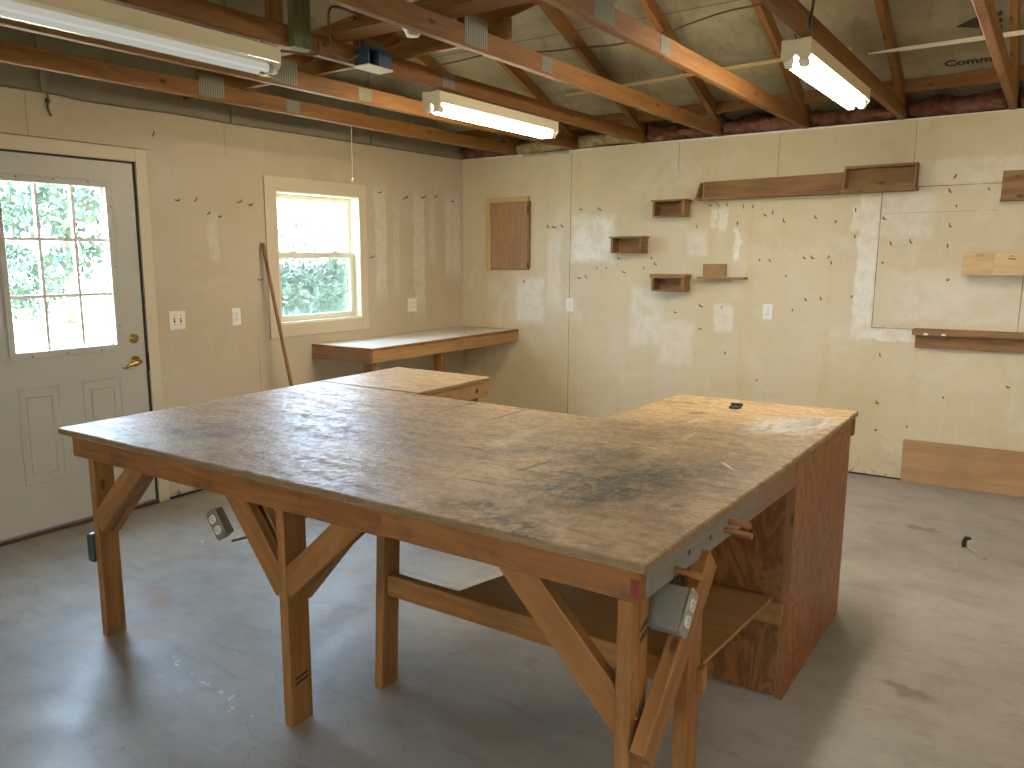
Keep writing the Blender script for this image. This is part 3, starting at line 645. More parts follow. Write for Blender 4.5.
# ------------------------------------------------------------------ fluorescent lights
def make_light(name, label, x, y0, y1, strength, col, grp, lens=False):
    """housing under a truss chord, x centre, running from y0 (near) to y1"""
    t = thing(name, label, 'light', (x, (y0 + y1) / 2, 2.30), grp)
    hb = MB()
    pr = [(-.055, 2.345), (-.055, 2.402), (.055, 2.402), (.055, 2.345), (.03, 2.338), (0, 2.350), (-.03, 2.338)]
    hb.prism([(x + a, y0, z) for a, z in pr], (0, y1 - y0, 0), L=(0, 1, 0))
    hs = hb.build('housing', m_house, t)
    mt = m_tube('fluorescent_tube_' + str(round(strength * 10)), strength, col)
    for ya, yb in ((y0 - .003, y0 + .004), (y1 - .004, y1 + .003)):
        ep = MB().prism([(x + a, ya, z) for a, z in ((-.058, 2.335), (-.058, 2.404), (-.022, 2.404), (-.012, 2.385), (.012, 2.385), (.022, 2.404), (.058, 2.404), (.058, 2.335), (.045, 2.318), (.02, 2.325), (0, 2.345), (-.02, 2.325), (-.045, 2.318))], (0, yb - ya, 0))
        ep.build('end_plate', m_house, hs)
    for sx in (-.028, .028):
        MB().tube([(x + sx, y0 + .03, 2.318), (x + sx, y1 - .03, 2.318)], .018, 14).build('tube', mt, t)
        for ya, yb in ((y0 + .006, y0 + .028), (y1 - .028, y1 - .006)):
            MB().prism([(x + sx + a, ya, z) for a, z in ((-.014, 2.348), (.014, 2.348), (.020, 2.318), (.014, 2.300), (-.014, 2.300), (-.020, 2.318))], (0, yb - ya, 0)).build('lamp_holder', m_white, t)
        for ya, yb in ((y0 + .028, y0 + .05), (y1 - .05, y1 - .028)):
            MB().tube([(x + sx, ya, 2.318), (x + sx, yb, 2.318)], .0187, 14).build('tube_cap', m_steel, t)
    if lens:
        l = MB(); l.poly([(x + .058 * math.cos(a), yy, 2.345 - .055 * math.sin(a)) for yy in (y0 + .004, y1 - .004) for a in [math.pi * k / 12 for k in range(13)]],
                         [(k, k + 1, 14 + k, 13 + k) for k in range(12)], smooth=True)
        l.build('lens', m_lens, t)
    for yy in (y0 + .05, y1 - .06):
        hk = MB()
        for sx in (-.02, .02): hk.tube([(x + sx, yy, 2.402), (x + sx * .8, yy, 2.420), (x + sx * 1.2, yy, 2.436)], .003, 6)
        hk.tube([(x - .02, yy, 2.405), (x, yy, 2.398), (x + .02, yy, 2.405)], .003, 6)
        hk.build('hanger', m_cable, t)
    return t
WARM = (1.0, .90, .72)
make_light('fluorescent_light', 'bright strip light with two white tubes hanging over the right side', 3.605, -2.62, -1.39, TUBE['bright'], (1.0, .93, .80), 'strip lights under the trusses')
make_light('fluorescent_light', 'short strip light glowing yellow, hanging in front of the room corner', 1.795, -2.70, -1.47, TUBE['medium'], (1.0, .88, .64), 'strip lights under the trusses')
make_light('fluorescent_light', 'long dim strip light with a clear cover at the top left', 1.795, -5.20, -3.77, TUBE['dim'], (1.0, .97, .90), 'strip lights under the trusses', lens=True)
for (x, y) in ((6.2, -3.2), (5.9, -6.6), (2.6, -8.2)):  # unseen fill lights, added to brighten surfaces facing the camera
    lt = make_light('fluorescent_light', 'unseen strip light added out of view to brighten the room', x, y - .61, y + .61, TUBE['rest'], WARM, 'unseen strip lights added as fill')
    lt.rotation_euler = (0, 0, math.pi / 2)

# blue outlet box, porcelain lamp holder, cables in the roof
t = thing('ceiling_outlet_box', 'dark blue outlet box with a white bottom, fixed to the truss', 'outlet box', (1.845, -3.19, 2.42))
MB().box(1.8035, 1.885, -3.275, -3.265, 2.425, 2.502).box(1.8035, 1.885, -3.125, -3.115, 2.425, 2.502).box(1.8035, 1.885, -3.265, -3.125, 2.495, 2.502).box(1.8035, 1.810, -3.265, -3.125, 2.425, 2.495).box(1.845, 1.885, -3.20, -3.125, 2.425, 2.495).build('box', m_blue, t)
box(1.80, 1.892, -3.282, -3.108, 2.415, 2.4245).build('cover_plate', m_white, t, bevel=.002)
t = thing('lamp_socket', 'round white porcelain lamp socket between the trusses', 'lamp socket', (2.25, -3.39, 2.49))
MB().lathe((2.25, -3.39, 2.5205), (0, 0, -1), [(0, .055), (.012, .055), (.03, .042), (.05, .030), (.058, .028), (.058, .001)], 20).build('socket_body', m_white, t)
def cable(name, pts, r, mat, label, cat='cable', group=None, n=6):
    P = [Vector(p) for p in pts]; Q = []
    for i in range(len(P) - 1):
        p0, p1, p2, p3 = P[max(i - 1, 0)], P[i], P[i + 1], P[min(i + 2, len(P) - 1)]
        for k in range(6):
            u = k / 6; Q.append(.5 * ((2 * p1) + (p2 - p0) * u + (2 * p0 - 5 * p1 + 4 * p2 - p3) * u * u + (3 * p1 - p0 - 3 * p2 + p3) * u ** 3))
    Q.append(P[-1]); return tag(MB().tube(Q, r, n).build(name, mat), label, cat, group)
cable('cable', [(.31, -1.22, 2.94), (.84, -1.22, 2.95), (1.18, -1.25, 2.95), (1.6, -1.18, 2.92), (1.80, -1.15, 2.92), (2.1, -1.14, 2.90), (2.42, -1.15, 2.92), (2.79, -1.23, 2.95), (3.02, -1.24, 2.955), (3.62, -1.24, 2.955)], .006, m_cable, 'brown cable strung across the rafters under the sheathing')
cable('cable', [(3.612, -2.5, 2.41), (3.635, -2.56, 2.47), (3.648, -2.57, 2.56), (3.652, -2.60, 2.75), (3.66, -2.62, 2.98)], .006, m_cable, 'brown cable rising from the near end of the bright light')
cable('cable', [(1.80, -3.77, 2.39), (1.81, -3.71, 2.405), (1.835, -3.58, 2.412), (1.85, -3.55, 2.43), (1.85, -3.55, 2.47)], .006, m_cable, 'brown cable leaving the end of the long dim light')
cable('cable', [(1.86, -3.30, 2.47), (1.875, -3.40, 2.42), (1.87, -3.47, 2.44), (1.87, -3.50, 2.52), (1.88, -3.49, 2.62), (1.86, -3.29, 2.62), (1.85, -3.27, 2.53), (1.84, -3.26, 2.49)], .006, m_cable, 'looped brown cable entering the blue outlet box')
cable('cable', [(.008, -4.4, 2.432), (.008, -3.80, 2.435), (.010, -3.6, 2.425), (.008, -3.3, 2.427), (.010, -3.0, 2.432), (.008, -2.6, 2.428), (.010, -2.2, 2.430), (.006, -1.6, 2.434), (.006, -.2, 2.434)], .006, m_wire, 'wavy cable stapled along the top seam of the door wall')
t = thing('hanging_wire', 'short wire stub with a staple hanging above the door', 'wire', (.008, -3.80, 2.30))
MB().tube([(.01, -3.795, 2.43), (.011, -3.793, 2.40), (.012, -3.80, 2.36), (.013, -3.795, 2.33), (.012, -3.785, 2.315)], .006, 6).build('wire', m_wire, t)
MB().lathe((.0, -3.794, 2.395), (1, 0, 0), [(0, .014), (.008, .014), (.012, .008), (.0125, .001)], 10).build('staple', m_nail, t)
t = thing('pull_cord', 'thin pull cord hanging from the truss near the window', 'pull cord', (.585, -2.05, 2.06))
MB().tube([(.585, -2.05, 2.428), (.585, -2.05, 2.08)], .0022, 6).build('cord', m_stringm, t)
MB().lathe((.585, -2.05, 2.085), (0, 0, -1), [(0, .003), (.008, .006), (.028, .0075), (.032, .004), (.032, .0005)], 10).build('pull_knob', m_stringm, t)

# ------------------------------------------------------------------ workbench
ZT = .885
TB = thing('workbench', 'large L-shaped wooden workbench with worn stained top in the room centre', 'workbench', (2.7, -3.6, 0))
def ragged(pts, step=.06, amp=.004):
    out = []
    for i in range(len(pts)):
        a = Vector((*pts[i], 0)); b = Vector((*pts[(i + 1) % len(pts)], 0)); n = max(2, int((b - a).length / step)); d = (b - a).normalized(); nrm = Vector((-d.y, d.x, 0))
        for k in range(n):
            q = a + (b - a) * k / n
            if k: q += nrm * (amp * (noise.noise((q.x * 9, q.y * 9, i)) + .6 * noise.noise((q.x * 31, q.y * 31, i + 5))))
            out.append((q.x, q.y))
    return out
def slab_top(name, pts, mat, parent, z0, z1, amp=.005):
    rg = ragged(pts, .05, amp); b = MB().prism([(p[0], p[1], z0) for p in rg], (0, 0, z1 - z0))
    o = b.build(name, mat, parent, bevel=.004)
    return o
def world_obj_coords(o):   # give the part its origin at the world origin so that object coordinates are room coordinates
    off = o.location.copy(); p = o.parent
    while p: off += p.location; p = p.parent
    o.data.transform(Matrix.Translation(off)); o.location = o.location - off; return o
world_obj_coords(slab_top('worktop', [(1.388, -4.589), (2.2, -4.585), (3.876, -4.588), (3.889, -3.95), (3.8985, -3.385), (3.902, -2.411), (3.096, -2.430), (3.066, -3.179), (1.336, -3.131)], m_top, TB, ZT - .024, ZT))
yf = lambda x: -4.589 - .0184 * (x - 1.388)      # front edge line of the worktop
Zb, Za = .780, ZT - .0245
box(1.448, 3.085, -4.566, -4.531, Zb - .004, Za, L=(1, 0, 0)).build('front_apron', m_lumber, TB, bevel=.003)
fa = box(3.0855, 3.858, -4.5665, -4.531, Zb, Za, L=(1, 0, 0)).build('front_apron', m_lumber, TB, bevel=.003)
box(3.836, 3.8565, -4.5680, -4.5655, .792, .836).build('red_paint_mark', m_red, fa)
MB().bar((3.8445, -4.5295, (.782 + Za) / 2), (3.8795, -3.400, (.782 + Za) / 2), (0, 0, 1), (1, 0, 0), Za - .782, .036).build('side_apron', m_gray, TB, bevel=.002)
box(3.12, 3.898, -2.475, -2.438, .785, Za, L=(1, 0, 0)).build('rear_apron', m_lumber, TB, bevel=.003)
box(1.42, 3.06, -3.215, -3.178, .785, Za, L=(1, 0, 0)).build('rear_apron', m_lumber, TB, bevel=.003)
def leg(x0, x1, y0, y1, top=Za, lab=None):
    o = box(x0, x1, y0, y1, 0, top, L=(0, 0, 1)).build('leg', m_legs, TB, bevel=.003)
    if lab: o['label'] = lab
    return o
leg(1.462, 1.500, -4.517, -4.432); leg(2.583, 2.621, -4.517, -4.422)
MB().bar((2.683, -4.120, 0), (2.722, -4.120, Za), (1, 0, 0), (0, 1, 0), .038, .087).build('leg', m_legs, TB, bevel=.003)
leg(3.804, 3.843, -4.567, -4.530, Zb - .001); leg(3.804, 3.8435, -4.5285, -4.478, .80); leg(3.812, 3.850, -4.210, -4.122, .781)
def brace(p0, p1, y, mat=None, ax='y'):
    MB().bar(p0, p1, (0, 1, 0) if ax == 'y' else (1, 0, 0), None, .037, .086).build('brace', mat or m_legs, TB, bevel=.003)
brace((1.49, -4.4965, .488), (1.872, -4.4965, .84), 0); brace((1.49, -4.452, .475), (1.86, -4.452, .84), 0)
brace((2.60, -4.4965, .478), (2.32, -4.4965, .83), 0); brace((2.605, -4.4965, .492), (2.985, -4.4965, .83), 0)
brace((2.60, -4.443, .465), (2.33, -4.443, .83), 0); brace((2.605, -4.443, .462), (2.93, -4.443, .83), 0)
brace((3.820, -4.520, .452), (3.475, -4.520, .81), 0)
brace((3.8755, -4.566, .406), (3.8755, -4.185, .776), 0, ax='x')
for nm, bb in (('stringer', (2.725, 3.868, -4.150, -4.113, .364, .441)), ('cleat', (3.13, 3.884, -3.420, -3.3835, .282, .360))):
    box(*bb, L=(1, 0, 0)).build(nm, m_legs, TB, bevel=.003)
MB().prism([(3.005, -4.112, .424), (3.848, -4.112, .424), (3.845, -3.385, .3615), (3.06, -3.385, .3615)], (0, 0, .012), L=(1, 0, 0)).build('lower_shelf', m_ply_shelf, TB)
# enclosed end under the far wing
CB = box(3.12, 3.878, -3.383, -3.366, .0, Za, L=(0, 0, 1)).build('cabinet_front', m_ply_dark, TB, bevel=.001)
box(3.8785, 3.8965, -3.388, -2.515, .0, Za, L=(0, 0, 1)).build('cabinet_side', m_ply_dark, TB, bevel=.001)
box(3.870, 3.896, -3.396, -3.389, .0, .83, L=(0, 0, 1)).build('edge_strip', m_lumber, TB)
box(3.12, 3.138, -3.365, -2.515, 0, Za, L=(0, 0, 1)).build('cabinet_side', m_ply_dark, TB)
box(3.139, 3.878, -2.535, -2.518, 0, Za, L=(0, 0, 1)).build('cabinet_back', m_ply_dark, TB)
# dowel pegs in the side apron
for y, z, dx in ((-4.386, .806, .075), (-4.030, .832, .070), (-4.062, .815, .085)):
    MB().tube([(3.845, y, z), (3.866 + dx, y + .004, z - .006)], .0085, 12).build('peg', m_lumber, TB)
for y in (-4.30, -4.16):
    xo = 3.8625 + (y + 4.5295) * .031; MB().tube([(xo - .0005, y, .822), (xo + .0008, y, .822)], .008, 10).build('peg_hole', m_dark, TB)
def duplex(par, c, ux, uz, nn, sc=1.):
    """pair of receptacles: c centre, ux across, uz along, nn outwards"""
    c, ux, uz, nn = Vector(c), Vector(ux), Vector(uz), Vector(nn)
    for s_ in (-1, 1):
        q = c + uz * s_ * .0195 * sc; pts = []
        for k in range(16):
            a = 2 * math.pi * k / 16; pts.append(q + ux * (.0165 * sc * math.cos(a)) + uz * (max(-.0125, min(.0125, .0165 * math.sin(a))) * sc))
        r = MB().prism(pts, nn * .003).build('receptacle', m_white, par)
        sl_ = MB()
        for d in (-.006, .006):
            o_ = q + ux * d * sc + uz * .003 * sc + nn * .003; sl_.prism([o_ + ux * (i * .0013 * sc) + uz * (j * .004 * sc) for i, j in ((-1, -1), (1, -1), (1, 1), (-1, 1))], nn * .0006)
        o_ = q - uz * .006 * sc + nn * .003; sl_.prism([o_ + (ux * math.cos(k) + uz * math.sin(k)) * .0024 * sc for k in [i * math.pi / 4 for i in range(8)]], nn * .0006)
        sl_.build('slots', m_dark, r)
def bench_box(c, ux, uz, nn, w, h, d, cov, lab):
    """metal outlet box on a brace: cover faces nn"""
    c, ux, uz, nn = Vector(c), Vector(ux).normalized(), Vector(uz).normalized(), Vector(nn).normalized()
    P = lambda a, b, e: c + ux * a + uz * b + nn * e
    b = MB().prism([P(-w / 2, -h / 2, -d), P(w / 2, -h / 2, -d), P(w / 2, h / 2, -d), P(-w / 2, h / 2, -d)], nn * d)
    o = b.build('outlet_box', m_boxmetal, TB, bevel=.004); o['label'] = lab
    cv = MB().prism([P(-w / 2 - .003 + i, -h / 2 - .004 + j, 0) for i, j in ((0, .01), (.01, 0), (w - .004, 0), (w + .006, .01), (w + .006, h - .002), (w - .004, h + .008), (.01, h + .008), (0, h - .002))], nn * .006).build('cover_plate', cov, o, bevel=.002)
    duplex(cv, P(0, 0, .006), ux, uz, nn, 1.05)
    kn = MB()
    for bb in (-.35, .35):
        q = P(-w / 2 - .0005, bb * h, -d * .5); kn.lathe(q, -ux, [(0, .008), (.0012, .008), (.0012, .0005)], 10)
    kn.build('knockout', m_dark, o); return o
bd = Vector((0, .32, .375)).normalized(); bn = Vector((0, -.375, .32)).normalized()
ob = bench_box((3.912, -4.412, .716), bn, bd, (1, 0, 0), .052, .108, .086, m_steel, 'tan metal outlet box with a steel cover, on the corner brace')
wv = MB()
for k in range(5):
    a = k * 1.3; wv.tube([(3.845 + .012 * k, -4.380, .766), (3.845 + .012 * k + .02 * math.sin(a), -4.375 + .02 * math.cos(a), .788), (3.85 + .01 * k, -4.355, .765)], .002, 5)
wv.build('loose_wires', m_nail, ob)
d2 = Vector((-.252, 0, .318)).normalized(); n2 = Vector((-.318, 0, -.252)).normalized()
b2 = bench_box((2.316, -4.545, .658), d2.cross(Vector((0, -1, 0))), d2, (0, -1, 0), .052, .098, .034, m_boxmetal, 'gray outlet box clipped to the left brace of the middle leg')
MB().tube([(2.36, -4.52, .60), (2.45, -4.47, .63), (2.60, -4.38, .70), (2.75, -4.30, .74)], .005, 6).build('box_cable', m_cable, b2)
ob3 = box(1.428, 1.461, -4.53, -4.47, .320, .440, L=(0, 0, 1)).build('outlet_box', m_teal, TB, bevel=.004); ob3['label'] = 'dull green outlet box on the leg nearest the door'
box(1.422, 1.4275, -4.528, -4.472, .325, .435).build('cover_plate', m_teal, ob3)
# stamps on the lumber
def stamp(pts, parent=TB): MB().prism(pts, Vector((.0006, 0, 0))).build('ink_stamp', m_ink, parent)
for z0, dz in ((.690, .022), (.663, .026)):
    stamp([(3.8436, -4.522, z0), (3.8436, -4.484, z0 + .012), (3.8436, -4.484, z0 + dz + .004), (3.8436, -4.522, z0 + dz - .010)])
for z0 in (.160, .142): stamp([(2.6212, -4.495, z0), (2.6212, -4.44, z0 + .010), (2.6212, -4.44, z0 + .019), (2.6212, -4.495, z0 + .009)])
# side table butted against the bench
EX = thing('side_table', 'small wooden table butted against the far side of the workbench', 'table', (1.7, -2.8, 0))
world_obj_coords(slab_top('tabletop', [(1.335, -3.126), (2.028, -3.126), (2.018, -2.481), (1.314, -2.454)], m_top, EX, ZT - .022, ZT + .001, .003))
box(1.975, 2.012, -3.115, -2.490, .778, ZT - .0225, L=(0, 1, 0)).build('side_apron', m_tan, EX, bevel=.003)
box(1.34, 1.974, -2.53, -2.492, .778, ZT - .0225, L=(1, 0, 0)).build('end_apron', m_tan, EX, bevel=.003)
box(1.34, 1.376, -3.115, -2.531, .778, ZT - .0225, L=(0, 1, 0)).build('side_apron', m_tan, EX, bevel=.003)
MB().tube([(2.0122, -2.600, .822), (2.0130, -2.600, .822)], .014, 10).build('knot_hole', m_dark, EX)
for (x, y) in ((1.936, -2.62), (1.377, -2.62)): box(x, x + .038, y, y + .088, 0, ZT - .0225, L=(0, 0, 1)).build('leg', m_legs, EX, bevel=.003)
box(1.90, 1.974, -2.96, -2.86, .70, .777, L=(0, 1, 0)).build('block', m_legs, EX, bevel=.003)
# green bit on the far wing
t = thing('plastic_clip', 'small dark green clip lying on the far wing of the workbench', 'clip', (3.45, -2.65, ZT))
MB().prism([(3.425, -2.67, ZT), (3.462, -2.675, ZT), (3.470, -2.64, ZT), (3.448, -2.63, ZT), (3.432, -2.64, ZT)], (0, 0, .012)).build('clip_base', m_teal, t)
MB().prism([(3.43, -2.66, ZT + .0125), (3.475, -2.655, ZT + .0125), (3.478, -2.645, ZT + .0125), (3.432, -2.648, ZT + .0125)], (0, 0, .012)).build('clip_arm', m_teal, t)

# ------------------------------------------------------------------ wall bench in the corner
WB = thing('wall_bench', 'narrow corner wall bench with a white top below the window', 'bench', (.3, -.95, 0))
box(.004, .600, -1.915, -.02, .886, .903, L=(0, 1, 0)).build('bench_top', m_wshelf, WB)
MB().box(.6005, .627, -1.940, -.004, .884, .904, L=(0, 1, 0)).box(.004, .600, -1.940, -1.9155, .884, .904, L=(1, 0, 0)).box(.004, .600, -.0195, -.004, .884, .905, L=(1, 0, 0)).build('edge_board', m_lumber, WB)
box(.589, .626, -1.939, -.004, .797, .8835, L=(0, 1, 0)).build('front_apron', m_tan, WB, bevel=.003)
box(.004, .588, -1.939, -1.902, .797, .8835, L=(1, 0, 0)).build('end_apron', m_shelfwood, WB, bevel=.003)
box(.50, .587, -1.901, -1.864, 0, .8835, L=(0, 0, 1)).build('leg', m_legs, WB, bevel=.003)
box(.50, .587, -1.085, -1.047, 0, .8835, L=(0, 0, 1)).build('leg', m_legs, WB, bevel=.003)

# ------------------------------------------------------------------ things on the back wall
def box_shelf(x0, x1, z0, z1, d, label, top=.014, mat=None):
    mt = mat or m_shelfwood
    t = thing('box_shelf', label, 'shelf', ((x0 + x1) / 2, -d / 2, z0), 'small box shelves on the back wall')
    box(x0 - .012, x1 + .010, -d - .008, -.001, z1 - top, z1, L=(1, 0, 0)).build('top_board', mt, t, bevel=.001)
    box(x0, x0 + .018, -d, -.001, z0, z1 - top - .0005, L=(0, 1, 0)).build('side_board', mt, t)
    box(x1 - .018, x1, -d, -.001, z0, z1 - top - .0005, L=(0, 1, 0)).build('side_board', mt, t)
    box(x0 + .0185, x1 - .0185, -.014, -.001, z0, z1 - top - .0005, L=(1, 0, 0)).build('back_board', mt, t)
    box(x0 + .0185, x1 - .0185, -d + .003, -.0145, z0, z0 + .011, L=(1, 0, 0)).build('bottom_board', mt, t)
    return t
box_shelf(1.935, 2.190, 1.850, 1.980, .13, 'topmost of the three small box shelves, just left of the long shelf')
box_shelf(1.585, 1.850, 1.575, 1.708, .13, 'leftmost of the three small box shelves, beside the white patch')
box_shelf(1.945, 2.212, 1.278, 1.412, .13, 'lowest of the three small box shelves, with a thick top board', .030)
t = thing('bracket_shelf', 'tiny reddish shelf with a square back block, right of the lowest box shelf', 'shelf', (2.47, -.06, 1.37))
box(2.318, 2.495, -.020, -.001, 1.394, 1.492, L=(1, 0, 0)).build('back_block', m_ply_panel, t)
box(2.300, 2.660, -.10, -.001, 1.378, 1.393, L=(1, 0, 0)).build('board', m_ply_panel, t, bevel=.001)
t = thing('long_shelf', 'long brown V-shaped trough shelf high on the back wall', 'shelf', (2.78, -.06, 1.97))
MB().bar((2.30, -.016, 2.045), (3.28, -.016, 2.055), (0, 0, 1), (0, 1, 0), .118, .018).build('back_board', m_shelfwood, t, bevel=.001)
box(2.272, 3.272, -.13, -.001, 1.968, 1.984, L=(1, 0, 0)).build('bottom_board', m_shelfwood, t, bevel=.001)
MB().prism([(2.276, -.128, 1.9845), (2.276, -.026, 1.9845), (2.276, -.026, 2.10), (2.276, -.06, 2.09)], (.016, 0, 0), L=(0, 0, 1)).build('end_board', m_shelfwood, t)
t = thing('tray_shelf', 'shallow open wooden tray fixed on the back wall at the long shelf end', 'tray', (3.51, -.07, 1.97))
d = .13
for nm, bb, L in (('back_board', (3.300, 3.736, -.012, -.001, 1.985, 2.146), (1, 0, 0)), ('bottom_board', (3.285, 3.745, -d, -.001, 1.968, 1.9845), (1, 0, 0)),):
    box(*bb, L=L).build(nm, m_shelfwood, t, bevel=.001)
box(3.300, 3.736, -.085, -.013, 2.130, 2.146, L=(1, 0, 0)).build('top_board', m_shelfwood, t, bevel=.001)
for x in (3.296, 3.722):
    MB().prism([(x, -d, 1.985), (x, -.013, 1.985), (x, -.013, 2.129), (x, -.085, 2.129)], (.016, 0, 0), L=(0, 0, 1)).build('side_board', m_shelfwood, t)
MB().bar((3.313, -.1285, 1.993), (3.721, -.1285, 1.993), (0, 0, 1), (0, 1, 0), .015, .010).build('front_lip', m_shelfwood, t)
t = thing('board_shelf', 'brown upright board on the back wall at the upper right edge', 'board', (4.45, -.04, 1.88))
box(4.205, 4.72, -.02, -.001, 1.880, 2.066, L=(1, 0, 0)).build('back_board', m_shelfwood, t, bevel=.001)
box(4.205, 4.72, -.10, -.0205, 1.880, 1.894, L=(1, 0, 0)).build('bottom_board', m_shelfwood, t, bevel=.001)
t = thing('pale_box_shelf', 'pale two board box shelf on the wall above the long brown ledge', 'shelf', (4.3, -.08, 1.42))
box(4.044, 4.212, -.145, -.128, 1.424, 1.566, L=(1, 0, 0)).build('front_board', m_pine, t, bevel=.001)
box(4.2125, 4.372, -.145, -.128, 1.424, 1.566, L=(1, 0, 0)).build('front_board', m_pine, t, bevel=.001)
box(4.3725, 4.62, -.145, -.128, 1.424, 1.566, L=(1, 0, 0)).build('front_board', m_pine, t, bevel=.001)
box(4.046, 4.62, -.1275, -.001, 1.424, 1.438, L=(1, 0, 0)).build('bottom_board', m_pine, t)
box(4.046, 4.062, -.1275, -.001, 1.4385, 1.564, L=(0, 0, 1)).build('side_board', m_pine, t)
q = MB().prism([(4.285, -.1458, 1.524), (4.325, -.1458, 1.520), (4.325, -.1458, 1.526), (4.285, -.1458, 1.530)], (0, .0006, 0))
q.prism([(4.287, -.1458, 1.540), (4.305, -.1458, 1.548), (4.312, -.1458, 1.538), (4.308, -.1458, 1.538), (4.304, -.1458, 1.544), (4.291, -.1458, 1.538)], (0, .0006, 0)); q.build('pencil_mark', m_ink, t)
t = thing('ledge_shelf', 'long brown ledge with an upper board, at the right below the pale box', 'shelf', (4.2, -.06, .93))
box(3.790, 4.72, -.105, -.001, 1.028, 1.066, L=(1, 0, 0)).build('ledge_board', m_shelfwood, t, bevel=.002)
box(3.806, 4.72, -.040, -.001, .938, 1.0275, L=(1, 0, 0)).build('support_board', m_shelfwood, t, bevel=.002)
pt = MB()
for x, r in ((3.872, .016), (3.975, .015)): pt.prism([(x + r * math.cos(k * math.pi / 8), -.1056, 1.046 - .017 + r * .95 * math.sin(k * math.pi / 8)) for k in range(9)], (0, -.0006, 0))
pt.build('white_paint_spots', m_white, t)
tag(MB().bar((3.788, -.020, .150), (4.72, -.020, .155), (0, -.05, .99), (0, 1, 0), .300, .016).build('plywood_board', m_ply_pale, bevel=.001), 'pale plywood board leaning on the back wall at floor level', 'board')
t = thing('wall_hatch', 'small plywood hatch in a wooden frame on the wall near the corner', 'hatch', (.51, -.02, 1.435))
box(.335, .725, -.030, -.012, 1.450, 2.040, L=(0, 0, 1)).build('panel', m_ply_panel, t)
box(.290, .336, -.038, -.001, 1.436, 2.072, L=(0, 0, 1)).build('frame_stile', m_pine, t, bevel=.002)
box(.3365, .735, -.038, -.001, 2.030, 2.072, L=(1, 0, 0)).build('frame_rail', m_pine, t, bevel=.002)
box(.3365, .735, -.030, -.001, 1.436, 1.449, L=(1, 0, 0)).build('frame_rail', m_shelfwood, t)
box(.7255, .745, -.032, -.001, 1.450, 2.029, L=(0, 0, 1)).build('frame_stile', m_shelfwood, t)
hg = MB().box(.728, .742, -.037, -.0325, 1.93, 1.99); hg.build('hinge', m_nail, t); box(.728, .742, -.037, -.0325, 1.455, 1.50).build('hinge', m_nail, t)
for k in range(9): MB().lathe((.312 + .01 * math.sin(k * 4), -.038, 1.48 + .066 * k), (0, -1, 0), [(0, .0035), (.001, .003)], 6).build('nail_head', m_nail, t)
for k in range(4): MB().lathe((.40 + .09 * k, -.038, 2.05), (0, -1, 0), [(0, .0035), (.001, .003)], 6).build('nail_head', m_nail, t)

# ------------------------------------------------------------------ outlets and switches
def wall_plate(name, label, cat, c, wall, w, h, kind):
    nn = Vector((0, -1, 0)) if wall == 'back' else Vector((1, 0, 0)); ux = Vector((1, 0, 0)) if wall == 'back' else Vector((0, 1, 0)); uz = Vector((0, 0, 1))
    c = Vector(c); t = thing(name, label, cat, c - uz * h / 2, 'wall plates')
    pl = MB().prism([c + ux * i * w / 2 + uz * j * h / 2 for i, j in ((-1, -1), (1, -1), (1, 1), (-1, 1))], nn * .006).build('plate', m_white, t, bevel=.002)
    for off in ((0,) if w < .1 else (-.023, .023)):
        q = c + ux * off + nn * .006
        if kind == 'outlet': duplex(t, q, ux, uz, nn)
        else:
            MB().prism([q + ux * i * .006 + uz * j * .013 for i, j in ((-1, -1), (1, -1), (1, 1), (-1, 1))], nn * .0005).build('slot', m_dark, t)
            MB().prism([q + ux * i * .0045 + uz * (j * .006 + .003) for i, j in ((-1, -1), (1, -1), (1, 1), (-1, 1))], nn * .011).build('toggle', m_white, t)
        sm_ = MB()
        for z in ((0,) if kind == 'outlet' else (-.03, .03)): sm_.lathe(q + uz * z, nn, [(0, .003), (.001, .0025), (.001, .0005)], 8)
        sm_.build('screw', m_nail, t)
    return t
wall_plate('light_switch', 'white double light switch beside the door', 'switch', (0, -3.082, 1.157), 'left', .116, .118, 'switch')
wall_plate('wall_outlet', 'white outlet on the door wall between the switch and the leaning pole', 'outlet', (0, -2.622, 1.152), 'left', .072, .115, 'outlet')
wall_plate('wall_outlet', 'white double outlet right of the window above the corner bench', 'outlet', (0, -.752, 1.142), 'left', .116, .115, 'outlet')
wall_plate('wall_outlet', 'white outlet on the back wall by the panel seam near the corner', 'outlet', (1.150, 0, 1.142), 'back', .072, .115, 'outlet')
wall_plate('wall_outlet', 'white outlet on the back wall in the middle of the bare area', 'outlet', (2.820, 0, 1.142), 'back', .072, .115, 'outlet')

# ------------------------------------------------------------------ leaning pole
pd = (Vector((.29, -2.275, .012)) - Vector((.026, -2.385, 1.650)))
tag(MB().tube([Vector((.026, -2.385, 1.650)), Vector((.026, -2.385, 1.650)) + pd * .5, Vector((.29, -2.275, .010))], .013, 10).build('wooden_pole', m_shelfwood), 'brown wooden pole leaning on the wall at the window left side', 'pole')

